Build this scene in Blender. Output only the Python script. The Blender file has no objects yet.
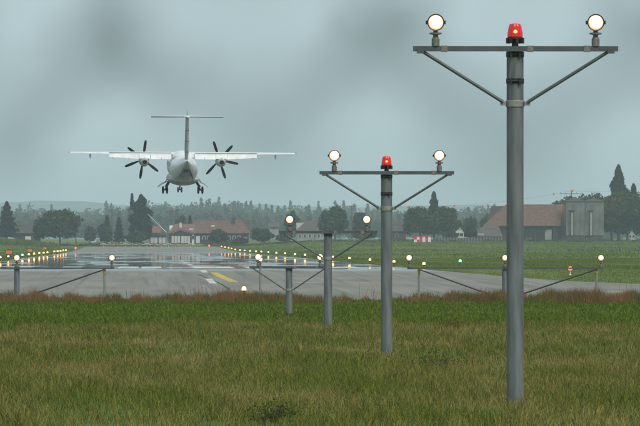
import bpy, math, random
import numpy as np
from mathutils import Vector, Matrix, Euler

R = math.radians
# ------------------------------------------------------------------ camera
# telephoto: 8000 px focal length on a 640 px wide frame; eye level is photo row 243,
# the runway direction (+Y) vanishes at photo column 140.
F, VX, HY, CZ = 8000.0, 140.0, 243.0, 1.35
scene = bpy.context.scene
cam_d = bpy.data.cameras.new('camera')
cam = bpy.data.objects.new('camera', cam_d)
scene.collection.objects.link(cam)
cam_d.sensor_width = 36.0
cam_d.lens = 36.0 * F / 640.0
cam_d.clip_start = 0.5
cam_d.clip_end = 40000
cam.location = (0, 0, CZ)
cam.rotation_euler = (R(90) + math.atan((HY - 213) / F), 0, -math.atan((320 - VX) / F))
scene.camera = cam

# ------------------------------------------------------------------ sky
SUN_EL, SUN_AZ = 48.0, 150.0           # azimuth clockwise from +Y: behind the camera, to the right
world = bpy.data.worlds.new('World')
scene.world = world
world.use_nodes = True
wn, wl = world.node_tree.nodes, world.node_tree.links
wn.clear()
w_out = wn.new('ShaderNodeOutputWorld')
w_bg = wn.new('ShaderNodeBackground')
w_bg.inputs['Strength'].default_value = 0.1
sky = wn.new('ShaderNodeTexSky')
sky.sky_type = 'NISHITA'
sky.sun_disc = False
sky.sun_elevation = R(SUN_EL)
sky.sun_rotation = R(SUN_AZ)
sky.air_density = 1.5
sky.dust_density = 4.0
w_tc = wn.new('ShaderNodeTexCoord')
w_noise = wn.new('ShaderNodeTexNoise')
w_noise.inputs['Scale'].default_value = 38.0
w_noise.inputs['Detail'].default_value = 3.0
w_noise.inputs['Roughness'].default_value = 0.45
wl.new(w_tc.outputs['Generated'], w_noise.inputs['Vector'])
w_ramp = wn.new('ShaderNodeMapRange')
w_ramp.inputs['From Min'].default_value = 0.3
w_ramp.inputs['From Max'].default_value = 0.7
w_ramp.inputs['To Min'].default_value = 0.93
w_ramp.inputs['To Max'].default_value = 1.07
wl.new(w_noise.outputs['Fac'], w_ramp.inputs['Value'])
# overcast deck: pale blue grey, dark blobs painted in for an out-of-focus chain-link fence
w_warp = wn.new('ShaderNodeTexNoise')
w_warp.inputs['Scale'].default_value = 90.0
w_warp.inputs['Detail'].default_value = 2.0
wl.new(w_tc.outputs['Generated'], w_warp.inputs['Vector'])
w_ws = wn.new('ShaderNodeVectorMath'); w_ws.operation = 'MULTIPLY_ADD'
wl.new(w_warp.outputs['Color'], w_ws.inputs[0])
w_ws.inputs[1].default_value = (0.006, 0.006, 0.006)
wl.new(w_tc.outputs['Generated'], w_ws.inputs[2])
shade = w_ramp.outputs['Result']
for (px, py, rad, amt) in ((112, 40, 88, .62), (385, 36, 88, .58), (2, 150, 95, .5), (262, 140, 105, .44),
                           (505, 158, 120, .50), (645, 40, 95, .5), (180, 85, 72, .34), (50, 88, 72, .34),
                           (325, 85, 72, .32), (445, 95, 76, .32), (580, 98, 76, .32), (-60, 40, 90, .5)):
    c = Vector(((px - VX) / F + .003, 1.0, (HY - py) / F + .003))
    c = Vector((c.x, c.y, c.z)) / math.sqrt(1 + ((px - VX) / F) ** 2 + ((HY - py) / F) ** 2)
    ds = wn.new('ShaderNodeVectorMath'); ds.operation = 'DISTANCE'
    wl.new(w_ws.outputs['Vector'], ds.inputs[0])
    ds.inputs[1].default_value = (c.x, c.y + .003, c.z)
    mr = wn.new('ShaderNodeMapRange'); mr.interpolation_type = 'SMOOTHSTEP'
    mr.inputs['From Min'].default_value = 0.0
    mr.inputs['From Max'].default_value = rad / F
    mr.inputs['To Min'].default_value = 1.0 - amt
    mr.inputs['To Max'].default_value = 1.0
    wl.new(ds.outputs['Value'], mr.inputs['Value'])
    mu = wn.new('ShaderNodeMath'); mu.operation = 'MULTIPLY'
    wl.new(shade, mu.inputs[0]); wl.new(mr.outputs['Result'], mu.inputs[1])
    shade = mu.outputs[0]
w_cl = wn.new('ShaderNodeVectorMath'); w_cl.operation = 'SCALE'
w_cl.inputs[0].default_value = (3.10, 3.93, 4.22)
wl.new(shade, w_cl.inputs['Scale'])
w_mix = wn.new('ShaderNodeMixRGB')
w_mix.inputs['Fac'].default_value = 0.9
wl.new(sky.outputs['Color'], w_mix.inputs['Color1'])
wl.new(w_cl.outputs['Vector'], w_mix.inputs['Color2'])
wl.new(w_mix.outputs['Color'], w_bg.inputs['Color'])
wl.new(w_bg.outputs['Background'], w_out.inputs['Surface'])

# ------------------------------------------------------------------ sun behind the overcast
sun_d = bpy.data.lights.new('sun', 'SUN')
sun_d.energy = 1.5
sun_d.angle = R(30)
sun_d.color = (1.0, 0.93, 0.82)
sun = bpy.data.objects.new('sun', sun_d)
scene.collection.objects.link(sun)
_to = Vector((math.sin(R(SUN_AZ)) * math.cos(R(SUN_EL)), math.cos(R(SUN_AZ)) * math.cos(R(SUN_EL)), math.sin(R(SUN_EL))))
sun.rotation_euler = _to.to_track_quat('Z', 'Y').to_euler()
sun.location = (200, -200, 300)

vs = scene.view_settings
vs.view_transform = 'Standard'
vs.look = 'None'
vs.exposure = 0.75
vs.gamma = 1.0
vs.use_curve_mapping = False
scene.cycles.volume_bounces = 1
scene.cycles.max_bounces = 6

# ------------------------------------------------------------------ helpers
rng = random.Random(7)
nrg = np.random.default_rng(11)


def pw(v, pts):
    if v <= pts[0][0]: return pts[0][1]
    for (a, b), (c, e) in zip(pts, pts[1:]):
        if v <= c: return b + (e - b) * (v - a) / (c - a)
    return pts[-1][1]


def sm(a, b, v):
    t = min(1, max(0, (v - a) / (b - a)))
    return t * t * (3 - 2 * t)


PROF = [(-300, -.85), (100, -.86), (170, -1.02), (230, -1.05), (290, -1.34), (352, -1.3), (400, -1.15), (450, -.98),
        (500, -.8), (560, -.6), (1000, -.6), (1700, -.6), (1950, -.15), (2200, .3), (2400, .9), (2700, 1.6), (9000, 5.0), (18000, 8)]


def zpave(d): return pw(d, PROF)


def zg(x, d):
    b = 0.0
    if d > 800:
        b = (sm(26, 52, x) * 1.25 + sm(-22, -40, x) * .0) * sm(1000, 2250, d)
        b += (1 - sm(-40, -20, x)) * sm(1500, 2300, d) * .9
    return zpave(d) + b


def PX(px, d): return (px - VX) / F * d
def PZ(py, d): return CZ + (HY - py) / F * d
def P(px, py, d): return Vector((PX(px, d), d, PZ(py, d)))


def depth_of(py):
    """distance at which photo row py meets the pavement profile"""
    lo, hi = 90.0, 2600.0
    for _ in range(60):
        m = (lo + hi) / 2
        if HY + (CZ - zpave(m)) * F / m > py: lo = m
        else: hi = m
    return lo


def G(px, py):
    d = depth_of(py)
    return PX(px, d), d


def mat(name, col, rough=.7, metal=0.0, var=0.0, scale=3.0, col2=None, emit=None, estr=0.0, spec=.5, stretch=(1, 1, 1), detail=4.0, bump=0.0):
    m = bpy.data.materials.new(name)
    m.use_nodes = True
    nt = m.node_tree
    b = nt.nodes['Principled BSDF']
    b.inputs['Base Color'].default_value = (*col, 1)
    b.inputs['Roughness'].default_value = rough
    b.inputs['Metallic'].default_value = metal
    b.inputs['Specular IOR Level'].default_value = spec
    if emit:
        b.inputs['Emission Color'].default_value = (*emit, 1)
        b.inputs['Emission Strength'].default_value = estr
    if var or col2:
        tc = nt.nodes.new('ShaderNodeTexCoord')
        mp = nt.nodes.new('ShaderNodeMapping')
        mp.inputs['Scale'].default_value = stretch
        nz = nt.nodes.new('ShaderNodeTexNoise')
        nz.inputs['Scale'].default_value = scale
        nz.inputs['Detail'].default_value = detail
        nz.inputs['Roughness'].default_value = .6
        rp = nt.nodes.new('ShaderNodeMapRange')
        rp.inputs['From Min'].default_value = .33
        rp.inputs['From Max'].default_value = .67
        mx = nt.nodes.new('ShaderNodeMixRGB')
        c2 = col2 if col2 else tuple(c * (1 + var) for c in col)
        c1 = col if col2 else tuple(c * (1 - var) for c in col)
        mx.inputs['Color1'].default_value = (*c1, 1)
        mx.inputs['Color2'].default_value = (*c2, 1)
        L = nt.links
        L.new(tc.outputs['Object'], mp.inputs['Vector'])
        L.new(mp.outputs['Vector'], nz.inputs['Vector'])
        L.new(nz.outputs['Fac'], rp.inputs['Value'])
        L.new(rp.outputs['Result'], mx.inputs['Fac'])
        L.new(mx.outputs['Color'], b.inputs['Base Color'])
        if bump:
            bp = nt.nodes.new('ShaderNodeBump')
            bp.inputs['Strength'].default_value = bump
            bp.inputs['Distance'].default_value = .02
            L.new(nz.outputs['Fac'], bp.inputs['Height'])
            L.new(bp.outputs['Normal'], b.inputs['Normal'])
    return m


class MB:
    """collects shapes into one mesh"""
    def __init__(s): s.v = []; s.f = []

    def add(s, vs_, fs):
        n = len(s.v)
        s.v += [tuple(v) for v in vs_]
        s.f += [tuple(i + n for i in f) for f in fs]
        return s

    def box(s, c, d, m=None, bev=0.0):
        hx, hy, hz = d[0] / 2, d[1] / 2, d[2] / 2
        vs_ = [Vector((sx * hx, sy * hy, sz * hz)) for sx in (-1, 1) for sy in (-1, 1) for sz in (-1, 1)]
        if m is not None: vs_ = [m @ v for v in vs_]
        c = Vector(c)
        return s.add([v + c for v in vs_], [(0, 1, 3, 2), (4, 6, 7, 5), (0, 4, 5, 1), (2, 3, 7, 6), (0, 2, 6, 4), (1, 5, 7, 3)])

    def tube(s, a, b, r1, r2=None, n=12, cap=True):
        a, b = Vector(a), Vector(b)
        r2 = r1 if r2 is None else r2
        q = (b - a).to_track_quat('Z', 'Y')
        vs_ = []
        for p, r in ((a, r1), (b, r2)):
            for i in range(n):
                t = 2 * math.pi * i / n
                vs_.append(p + q @ Vector((r * math.cos(t), r * math.sin(t), 0)))
        fs = [(i, (i + 1) % n, n + (i + 1) % n, n + i) for i in range(n)]
        if cap: fs += [tuple(range(n))[::-1], tuple(range(n, 2 * n))]
        return s.add(vs_, fs)

    def lathe(s, o, axis, prof, n=16, cap=True):
        """prof: (radius, distance along axis)"""
        o = Vector(o)
        q = Vector(axis).to_track_quat('Z', 'Y')
        vs_, fs = [], []
        for r, h in prof:
            for i in range(n):
                t = 2 * math.pi * i / n
                vs_.append(o + q @ Vector((r * math.cos(t), r * math.sin(t), h)))
        for k in range(len(prof) - 1):
            for i in range(n):
                j = (i + 1) % n
                fs.append((k * n + i, k * n + j, (k + 1) * n + j, (k + 1) * n + i))
        if cap:
            fs.append(tuple(range(n))[::-1])
            fs.append(tuple(range((len(prof) - 1) * n, len(prof) * n)))
        return s.add(vs_, fs)

    def loft(s, rings, cap=True):
        n = len(rings[0])
        vs_ = [p for r in rings for p in r]
        fs = []
        for k in range(len(rings) - 1):
            for i in range(n):
                j = (i + 1) % n
                fs.append((k * n + i, k * n + j, (k + 1) * n + j, (k + 1) * n + i))
        if cap:
            fs.append(tuple(range(n))[::-1])
            fs.append(tuple(range((len(rings) - 1) * n, len(rings) * n)))
        return s.add(vs_, fs)

    def build(s, name, material, parent=None, smooth=False, loc=None, fix=True):
        me = bpy.data.meshes.new(name)
        me.from_pydata(s.v, [], s.f)
        if fix:
            import bmesh
            bm = bmesh.new(); bm.from_mesh(me)
            bmesh.ops.recalc_face_normals(bm, faces=bm.faces)
            bm.to_mesh(me); bm.free()
        if smooth:
            me.polygons.foreach_set('use_smooth', [True] * len(me.polygons))
            try:
                me.set_sharp_from_angle(angle=R(40))
            except Exception:
                pass
        me.materials.append(material)
        o = bpy.data.objects.new(name, me)
        scene.collection.objects.link(o)
        if parent: o.parent = parent
        if loc is not None: o.location = loc
        return o


def tag(o, label, cat, group=None):
    o['label'] = label
    o['category'] = cat
    if group: o['group'] = group
    return o


def struct(o):
    o['kind'] = 'structure'
    return o


def thing(name, label, cat, loc, rot=(0, 0, 0), group=None):
    o = bpy.data.objects.new(name, None)
    scene.collection.objects.link(o)
    o.location = loc
    o.rotation_euler = rot
    o.empty_display_size = .3
    return tag(o, label, cat, group)


def copy_tree(o, parent=None):
    c = o.copy()
    scene.collection.objects.link(c)
    if parent: c.parent = parent
    for ch in list(o.children): copy_tree(ch, c)
    return c


def np_mesh(name, V, Fc, material, k=3):
    me = bpy.data.meshes.new(name)
    V = np.asarray(V, np.float32); Fc = np.asarray(Fc, np.int32)
    me.vertices.add(len(V)); me.vertices.foreach_set('co', V.ravel())
    me.loops.add(Fc.size); me.loops.foreach_set('vertex_index', Fc.ravel())
    me.polygons.add(len(Fc)); me.polygons.foreach_set('loop_start', np.arange(0, Fc.size, k, dtype=np.int32))
    me.update(calc_edges=True)
    me.materials.append(material)
    return me


# ------------------------------------------------------------------ materials
M = {}
M['galv'] = mat('painted_galvanised_steel', (.078, .095, .105), .65, .15, col2=(.165, .185, .192), scale=11, stretch=(1, 1, .10), detail=9)
M['bar'] = mat('grey_steel_bar', (.075, .09, .095), .55, .3, var=.2, scale=4)
M['band'] = mat('dark_steel_band', (.022, .024, .022), .6, .3, var=.3, scale=30)
M['collar'] = mat('pale_clamp_collar', (.26, .265, .25), .5, .4, var=.2, scale=20)
M['clamp'] = mat('rusty_clamp', (.19, .165, .15), .7, .2, var=.25, scale=25)
M['housing'] = mat('lamp_housing', (.035, .038, .036), .5, .4, var=.2, scale=20)
M['stem'] = mat('lamp_stem', (.16, .155, .14), .6, .3, var=.3, scale=30)
M['yellow'] = mat('yellow_post_cap', (.62, .36, .02), .6)
M['black_rod'] = mat('black_brace', (.02, .021, .022), .55)


def lamp_mat(name, hot, rim, s_hot, s_rim):
    m = bpy.data.materials.new(name)
    m.use_nodes = True
    nt = m.node_tree
    b = nt.nodes['Principled BSDF']
    b.inputs['Base Color'].default_value = (.8, .8, .8, 1)
    b.inputs['Roughness'].default_value = .3
    tc = nt.nodes.new('ShaderNodeTexCoord')
    ln = nt.nodes.new('ShaderNodeVectorMath'); ln.operation = 'LENGTH'
    nt.links.new(tc.outputs['Object'], ln.inputs[0])
    mr = nt.nodes.new('ShaderNodeMapRange'); mr.interpolation_type = 'SMOOTHSTEP'
    mr.inputs['From Min'].default_value = .015
    mr.inputs['From Max'].default_value = .100
    nt.links.new(ln.outputs['Value'], mr.inputs['Value'])
    mx = nt.nodes.new('ShaderNodeMixRGB')
    mx.inputs['Color1'].default_value = (*[c * s_hot for c in hot], 1)
    mx.inputs['Color2'].default_value = (*[c * s_rim for c in rim], 1)
    nt.links.new(mr.outputs['Result'], mx.inputs['Fac'])
    nt.links.new(mx.outputs['Color'], b.inputs['Emission Color'])
    b.inputs['Emission Strength'].default_value = 1.0
    return m


M['lens'] = lamp_mat('lit_lamp_glass', (1, .74, .40), (1, .28, .03), 2.8, .5)
M['lens_far'] = mat('lit_far_lamp_glass', (.8, .8, .8), .3, emit=(1, .43, .075), estr=5)
M['lens_amber'] = mat('lit_amber_glass', (.8, .6, .3), .3, emit=(1, .33, .03), estr=4)
M['lens_red'] = mat('lit_red_glass', (.5, .01, .01), .25, emit=(1, .008, .01), estr=.10)
M['red_core'] = mat('red_lamp_core', (1, .2, .1), .3, emit=(1, .2, .05), estr=2.2)
M['lens_redfar'] = mat('lit_far_red_glass', (.5, .02, .02), .3, emit=(1, .05, .02), estr=5)
M['lens_green'] = mat('lit_green_glass', (.05, .5, .2), .3, emit=(.1, 1, .45), estr=3.0)
M['blue'] = mat('blue_cap', (.02, .06, .22), .5)
M['white_paint'] = mat('aged_white_paint', (.62, .63, .6), .6, var=.12, scale=.8)

# ------------------------------------------------------------------ ground sheet
def ground_material():
    m = bpy.data.materials.new('meadow_soil_and_turf')
    m.use_nodes = True
    nt = m.node_tree; L = nt.links
    b = nt.nodes['Principled BSDF']
    b.inputs['Roughness'].default_value = .95
    b.inputs['Specular IOR Level'].default_value = .1
    tc = nt.nodes.new('ShaderNodeTexCoord')

    def noise(scale, sx, sy, det=4):
        mp = nt.nodes.new('ShaderNodeMapping')
        mp.inputs['Scale'].default_value = (sx, sy, 0)
        nz = nt.nodes.new('ShaderNodeTexNoise')
        nz.inputs['Scale'].default_value = scale
        nz.inputs['Detail'].default_value = det
        L.new(tc.outputs['Object'], mp.inputs['Vector'])
        L.new(mp.outputs['Vector'], nz.inputs['Vector'])
        r = nt.nodes.new('ShaderNodeMapRange')
        r.inputs['From Min'].default_value = .35; r.inputs['From Max'].default_value = .65
        L.new(nz.outputs['Fac'], r.inputs['Value'])
        return r.outputs['Result']

    def mix(f, a, c):
        mx = nt.nodes.new('ShaderNodeMixRGB')
        L.new(f, mx.inputs['Fac'])
        for k, v in (('Color1', a), ('Color2', c)):
            if isinstance(v, tuple): mx.inputs[k].default_value = (*v, 1)
            else: L.new(v, mx.inputs[k])
        return mx.outputs['Color']
    c = mix(noise(1, .12, .012), (.055, .10, .012), (.105, .155, .024))
    c = mix(noise(1, .05, .004, 3), c, (.15, .165, .042))
    c = mix(noise(1, .8, .05, 2), c, mix(noise(1, .3, .02), (.05, .085, .013), (.11, .14, .03)))
    L.new(c, b.inputs['Base Color'])
    return m


M['ground'] = ground_material()
ys = sorted(set([-300, -50, 60, 100, 135, 170, 200, 230, 260, 290, 320, 352, 375, 400, 425, 450, 475, 500, 530, 560, 700, 850] +
                list(range(1000, 2800, 100)) + [1950, 3000, 3500, 4500, 6000, 9000, 12000, 17800]))
xs = [-4000, -1200, -500, -250, -120, -80, -60, -40, -35, -30, -25, -22, -20, -14.5, 0, 12, 20.5, 24, 26, 30, 34, 38, 42, 46, 52, 60, 70, 90, 120, 180, 350, 800, 1800, 5000]
V = [(x, y, zg(x, y)) for y in ys for x in xs]
nx = len(xs)
Fc = [(j * nx + i, j * nx + i + 1, (j + 1) * nx + i + 1, (j + 1) * nx + i) for j in range(len(ys) - 1) for i in range(nx - 1)]
g = MB(); g.v = V; g.f = Fc
struct(g.build('ground', M['ground'], smooth=True))

# ------------------------------------------------------------------ runway
def runway_material():
    m = bpy.data.materials.new('wet_runway_asphalt')
    m.use_nodes = True
    nt = m.node_tree; L = nt.links
    b = nt.nodes['Principled BSDF']
    tc = nt.nodes.new('ShaderNodeTexCoord')

    def noise(sx, sy, det, lo, hi):
        mp = nt.nodes.new('ShaderNodeMapping')
        mp.inputs['Scale'].default_value = (sx, sy, 0)
        nz = nt.nodes.new('ShaderNodeTexNoise')
        nz.inputs['Scale'].default_value = 1
        nz.inputs['Detail'].default_value = det
        L.new(tc.outputs['Object'], mp.inputs['Vector'])
        L.new(mp.outputs['Vector'], nz.inputs['Vector'])
        r = nt.nodes.new('ShaderNodeMapRange')
        r.inputs['From Min'].default_value = lo; r.inputs['From Max'].default_value = hi
        L.new(nz.outputs['Fac'], r.inputs['Value'])
        return r.outputs['Result']

    def mix(f, a, c):
        mx = nt.nodes.new('ShaderNodeMixRGB')
        L.new(f, mx.inputs['Fac'])
        for k, v in (('Color1', a), ('Color2', c)):
            if isinstance(v, tuple): mx.inputs[k].default_value = (*v, 1)
            else: L.new(v, mx.inputs[k])
        return mx.outputs['Color']
    # the low middle of the runway holds a water film; the stopway and far end drain dry
    sep = nt.nodes.new('ShaderNodeSeparateXYZ')
    L.new(tc.outputs['Object'], sep.inputs[0])
    a = nt.nodes.new('ShaderNodeMapRange'); a.interpolation_type = 'SMOOTHSTEP'
    a.inputs['From Min'].default_value = 525; a.inputs['From Max'].default_value = 590
    L.new(sep.outputs['Y'], a.inputs['Value'])
    c = nt.nodes.new('ShaderNodeMapRange'); c.interpolation_type = 'SMOOTHSTEP'
    c.inputs['From Min'].default_value = 1480; c.inputs['From Max'].default_value = 1650
    c.inputs['To Min'].default_value = 1; c.inputs['To Max'].default_value = 0
    L.new(sep.outputs['Y'], c.inputs['Value'])
    ac = nt.nodes.new('ShaderNodeMath'); ac.operation = 'MULTIPLY'
    L.new(a.outputs[0], ac.inputs[0]); L.new(c.outputs[0], ac.inputs[1])
    pud = noise(.16, .014, 5, .30, .47)
    wet = nt.nodes.new('ShaderNodeMath'); wet.operation = 'MULTIPLY'
    L.new(ac.outputs[0], wet.inputs[0]); L.new(pud, wet.inputs[1])
    dry = mix(noise(.5, .03, 4, .35, .65), (.145, .132, .108), (.205, .188, .155))
    dry = mix(noise(2.5, .012, 3, .52, .72), dry, (.105, .097, .082))
    col = mix(wet.outputs[0], dry, (.03, .032, .032))
    L.new(col, b.inputs['Base Color'])
    rr = nt.nodes.new('ShaderNodeMapRange')
    rr.inputs['To Min'].default_value = .55; rr.inputs['To Max'].default_value = .02
    L.new(wet.outputs[0], rr.inputs['Value'])
    L.new(rr.outputs[0], b.inputs['Roughness'])
    sp = nt.nodes.new('ShaderNodeMapRange')
    sp.inputs['To Min'].default_value = .12; sp.inputs['To Max'].default_value = .5
    L.new(wet.outputs[0], sp.inputs['Value'])
    L.new(sp.outputs[0], b.inputs['Specular IOR Level'])
    return m


M['runway'] = runway_material()
LEFT_E = [(354, -40), (400, -34), (430, -27), (470, -22), (520, -17), (560, -14.6), (2200, -14.6)]
RIGHT_E = [(354, 60), (404, 60), (405, 60), (432, 40), (447, 28.5), (470, 24.8), (500, 23.2), (530, 22), (560, 20.6), (2200, 20.6)]
rs = sorted(set([354, 360, 375, 400, 405, 425, 432, 447, 450, 470, 475, 485, 500, 520, 530, 560, 700, 850] + list(range(1000, 2201, 100)) + [1950]))
g = MB()
for d in rs:
    a, b_ = pw(d, LEFT_E), pw(d, RIGHT_E)
    for t in (0, .25, .5, .75, 1): g.v.append((a + (b_ - a) * t, d, zpave(d) + .03))
for j in range(len(rs) - 1):
    for i in range(4):
        g.f.append((j * 5 + i, j * 5 + i + 1, (j + 1) * 5 + i + 1, (j + 1) * 5 + i))
# kerb-like outer skirt so that the slab has thickness
runway = struct(g.build('runway', M['runway'], smooth=False))

M['mark_white'] = mat('worn_white_marking', (.55, .56, .54), .7, spec=.15, col2=(.33, .33, .31), scale=1, stretch=(1.2, .06, 1))
M['mark_yellow'] = mat('worn_yellow_marking', (.55, .37, .05), .7, spec=.15, col2=(.38, .28, .07), scale=1, stretch=(1.2, .06, 1))


def marking(name, pts, width, material, dz=.036):
    """pts: (x, d) polyline on the pavement"""
    g = MB()
    full = []
    for (x0, d0), (x1, d1) in zip(pts, pts[1:]):
        n = max(1, int(abs(d1 - d0) / 15))
        full += [(x0 + (x1 - x0) * k / n, d0 + (d1 - d0) * k / n) for k in range(n)]
    full.append(pts[-1])
    for k, (x, d) in enumerate(full):
        q = full[min(k + 1, len(full) - 1)]; p = full[max(k - 1, 0)]
        t = Vector((q[0] - p[0], q[1] - p[1], 0)).normalized()
        nrm = Vector((t.y, -t.x, 0)) * width / 2
        for s in (-1, 1):
            e = Vector((x, d, 0)) + nrm * s
            g.v.append((e.x, e.y, zpave(e.y) + dz))
    for k in range(len(full) - 1):
        g.f.append((2 * k, 2 * k + 1, 2 * k + 3, 2 * k + 2))
    return g.build(name, material, runway)


for x in (-9.3, -5.4, -.9, .9, 4.9, 6.5, 9.0, 11.0, 14.8, 16.6):                                            # threshold bars
    marking('threshold_stripe', [(x, 606), (x, 650)], 1.55, M['mark_white'])
for d0, d1 in ((452, 486), (538, 562), (690, 720), (760, 790), (830, 860)):
    marking('centre_line_dash', [(4.15 + (d0 > 500) * .25, d0), (4.15 + (d0 > 500) * .25, d1)], .42, M['mark_white'])
marking('yellow_line', [(5.45, 462), (5.1, 500), (4.95, 537)], .55, M['mark_yellow'])
marking('yellow_line', [G(588, 289.6), G(603, 289.9)], .9, M['mark_yellow'])
marking('yellow_line', [G(612, 292.2), G(625, 293.2)], .9, M['mark_yellow'])
marking('yellow_line', [G(349, 283.6), G(371, 283.8)], 2.6, M['mark_yellow'])
marking('yellow_line', [G(300, 283.3), G(314, 283.4)], 2.6, M['mark_white'])
M['tar'] = mat('tar_seam', (.02, .02, .02), .6, spec=.2)
for pts in ([G(198, 275), G(206, 278), G(213, 281), G(222, 285), G(229, 290)], [G(0, 287.5), G(60, 288.2), G(140, 288)],
            [G(120, 282), G(180, 281.5), G(260, 282.5)], [G(0, 279), G(70, 279.4)], [G(260, 287.3), G(330, 286.8), G(420, 287.4)]):
    marking('tar_seam', pts, .13, M['tar'], .034)

# ------------------------------------------------------------------ far hills and woods
M['hill'] = mat('far_wooded_hillside', (.035, .05, .04), .95, var=.4, scale=.012, spec=.05, detail=6)


def hill(name, d, depth, prof, label):
    """a wooded ridge: prof = (px, py) skyline points at distance d"""
    g = MB()
    n = 140
    px0, px1 = prof[0][0], prof[-1][0]
    rows = 9
    r2 = random.Random(d)
    ph = [r2.uniform(0, 6.28) for _ in range(12)]
    for j in range(rows):
        t = j / (rows - 1)
        prof_h = math.sin(min(1, t * 1.25) * math.pi / 2) if t < .8 else math.cos((t - .8) / .2 * math.pi / 2) * .999
        yy = d - depth * .8 + depth * t
        for i in range(n + 1):
            px = px0 + (px1 - px0) * i / n
            top = PZ(pw(px, prof), d)
            wob = sum(math.sin(px * .013 * (k + 1) ** 1.35 + ph[k]) / (k + 1) for k in range(9)) * d * .00022
            base = zg(0, yy) - 2
            g.v.append((PX(px, d), yy, base + max(0, (top + wob - base)) * prof_h))
    for j in range(rows - 1):
        for i in range(n):
            a = j * (n + 1) + i
            g.f.append((a, a + 1, a + n + 2, a + n + 1))
    return struct(g.build(name, M['hill'], smooth=True))


hill('hill', 16000, 1800, [(-900, 200), (-300, 203), (0, 204), (80, 203), (160, 205), (260, 204), (330, 206), (420, 207), (520, 208), (640, 205), (900, 200), (1400, 206)], '')


# ---- foliage builders
def leafcard(pts, size, r_):
    """numpy: little random quads at pts -> (V, F)"""
    n = len(pts)
    a = r_.normal(size=(n, 3)); a /= np.linalg.norm(a, axis=1)[:, None]
    b_ = r_.normal(size=(n, 3)); b_ -= a * (a * b_).sum(1)[:, None]; b_ /= np.linalg.norm(b_, axis=1)[:, None]
    s = (size * r_.uniform(.55, 1.25, n))[:, None]
    asp = r_.uniform(.55, 1.0, n)[:, None]
    V = np.stack([pts - a * s - b_ * s * asp * .3, pts + b_ * s * asp, pts + a * s * 1.1 + b_ * s * .2 * asp, pts - b_ * s * asp * .8], 1).reshape(-1, 3)
    Fq = np.arange(4 * n).reshape(n, 4)
    return V, Fq


def crown_points(kind, n, r_):
    """points for a crown of unit height (z 0..1) and unit radius about .5"""
    if kind == 'conifer':
        z = r_.uniform(.05, 1, n) ** .85
        tier = .80 + .20 * np.sin(z * 42 + r_.uniform(0, 6))
        ang = r_.uniform(0, 2 * np.pi, n)
        br = 1 + .22 * np.sin(ang * 5 + z * 23) + .12 * np.sin(ang * 9 - z * 40)
        rad = .5 * (1 - z) ** .78 * tier * br * r_.uniform(.25, 1, n) ** .5 + .012
        return np.stack([rad * np.cos(ang), rad * np.sin(ang), z - .10 * rad], 1)
    if kind == 'poplar':
        z = r_.uniform(.02, 1, n)
        ang = r_.uniform(0, 2 * np.pi, n)
        env = np.sin(np.clip(z, 0, 1) ** .62 * np.pi) ** .75 * (1 + .28 * np.sin(z * 23 + ang) + .28 * np.sin(ang * 3 + z * 17))
        rad = .5 * env * r_.uniform(.3, 1, n) ** .5
        return np.stack([rad * np.cos(ang), rad * np.sin(ang), z], 1)
    # broadleaf: leaf clumps gathered on many small lobes
    k = 34
    c = r_.normal(size=(k, 3)); c /= np.linalg.norm(c, axis=1)[:, None]
    c *= (r_.uniform(.25, 1, k) ** .4)[:, None]
    c[:, 2] = np.where(c[:, 2] < -.55, c[:, 2] * .6, c[:, 2])
    C = np.stack([c[:, 0] * .36, c[:, 1] * .36, .52 + c[:, 2] * .34], 1)
    rl = r_.uniform(.09, .19, k)
    i = r_.choice(k, n, p=rl ** 2 / (rl ** 2).sum())
    dv = r_.normal(size=(n, 3)); dv /= np.linalg.norm(dv, axis=1)[:, None]
    return C[i] + dv * (rl[i] * r_.uniform(.55, 1.05, n))[:, None]


M['leaf'] = mat('broadleaf_foliage', (.014, .028, .008), .8, col2=(.058, .082, .024), scale=.8, spec=.15, detail=3)
M['leaf_b'] = mat('autumn_broadleaf_foliage', (.024, .034, .010), .8, col2=(.080, .080, .028), scale=.8, spec=.15, detail=3)
M['needle'] = mat('conifer_foliage', (.008, .018, .010), .8, col2=(.024, .038, .019), scale=.6, spec=.1, detail=3)
M['bark'] = mat('bark', (.05, .04, .03), .9, var=.3, scale=4)


def crown_mesh(kind, h, w, n, size, seed, material):
    r_ = np.random.default_rng(seed)
    p = crown_points(kind, n, r_) * np.array([w, w, h])
    V, Fq = leafcard(p, size, r_)
    return np_mesh('crown', V, Fq, material, 4)


def tree(name, kind, px, d, top, base, wpx, label, seed, material, n=2600, size=.42, zb=None, group='trees beyond the airfield', y0=None):
    """top/base: photo rows of crown top and trunk foot; wpx: crown width in photo columns"""
    x = PX(px, d)
    z0 = zg(x, d) - .1
    H = PZ(top, d) - z0
    w = wpx * d / F
    t = thing(name, label, 'tree', (x, d, z0), (0, 0, rng.uniform(0, 6)), group)
    cb = H * (.08 if kind != 'broadleaf' else .02)
    th = MB()
    lean = [(0, 0), (.06 * rng.uniform(-1, 1), .05), (.12 * rng.uniform(-1, 1), .1)]
    r0 = .018 * H + .08
    th.lathe((0, 0, 0), (0, 0, 1), [(r0 * 1.4, 0), (r0, .06 * H), (r0 * .75, .35 * H), (r0 * .35, .7 * H), (r0 * .08, .93 * H)], 8)
    for k in range(6):                                   # limbs
        a = k * 1.05 + rng.uniform(0, .5); zz = H * rng.uniform(.22, .6)
        L = w * rng.uniform(.22, .36)
        th.tube((0, 0, zz), (L * math.cos(a), L * math.sin(a), zz + (L * .7 if kind != 'conifer' else -L * .1)), r0 * .35, r0 * .1, 6)
    th.build('trunk', M['bark'], t, True)
    me = crown_mesh(kind, H - cb, w, int(n * 1.5), size * 1.12, seed, material)
    c = bpy.data.objects.new('crown', me)
    scene.collection.objects.link(c)
    c.parent = t
    c.location = (0, 0, cb)
    return t


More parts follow.
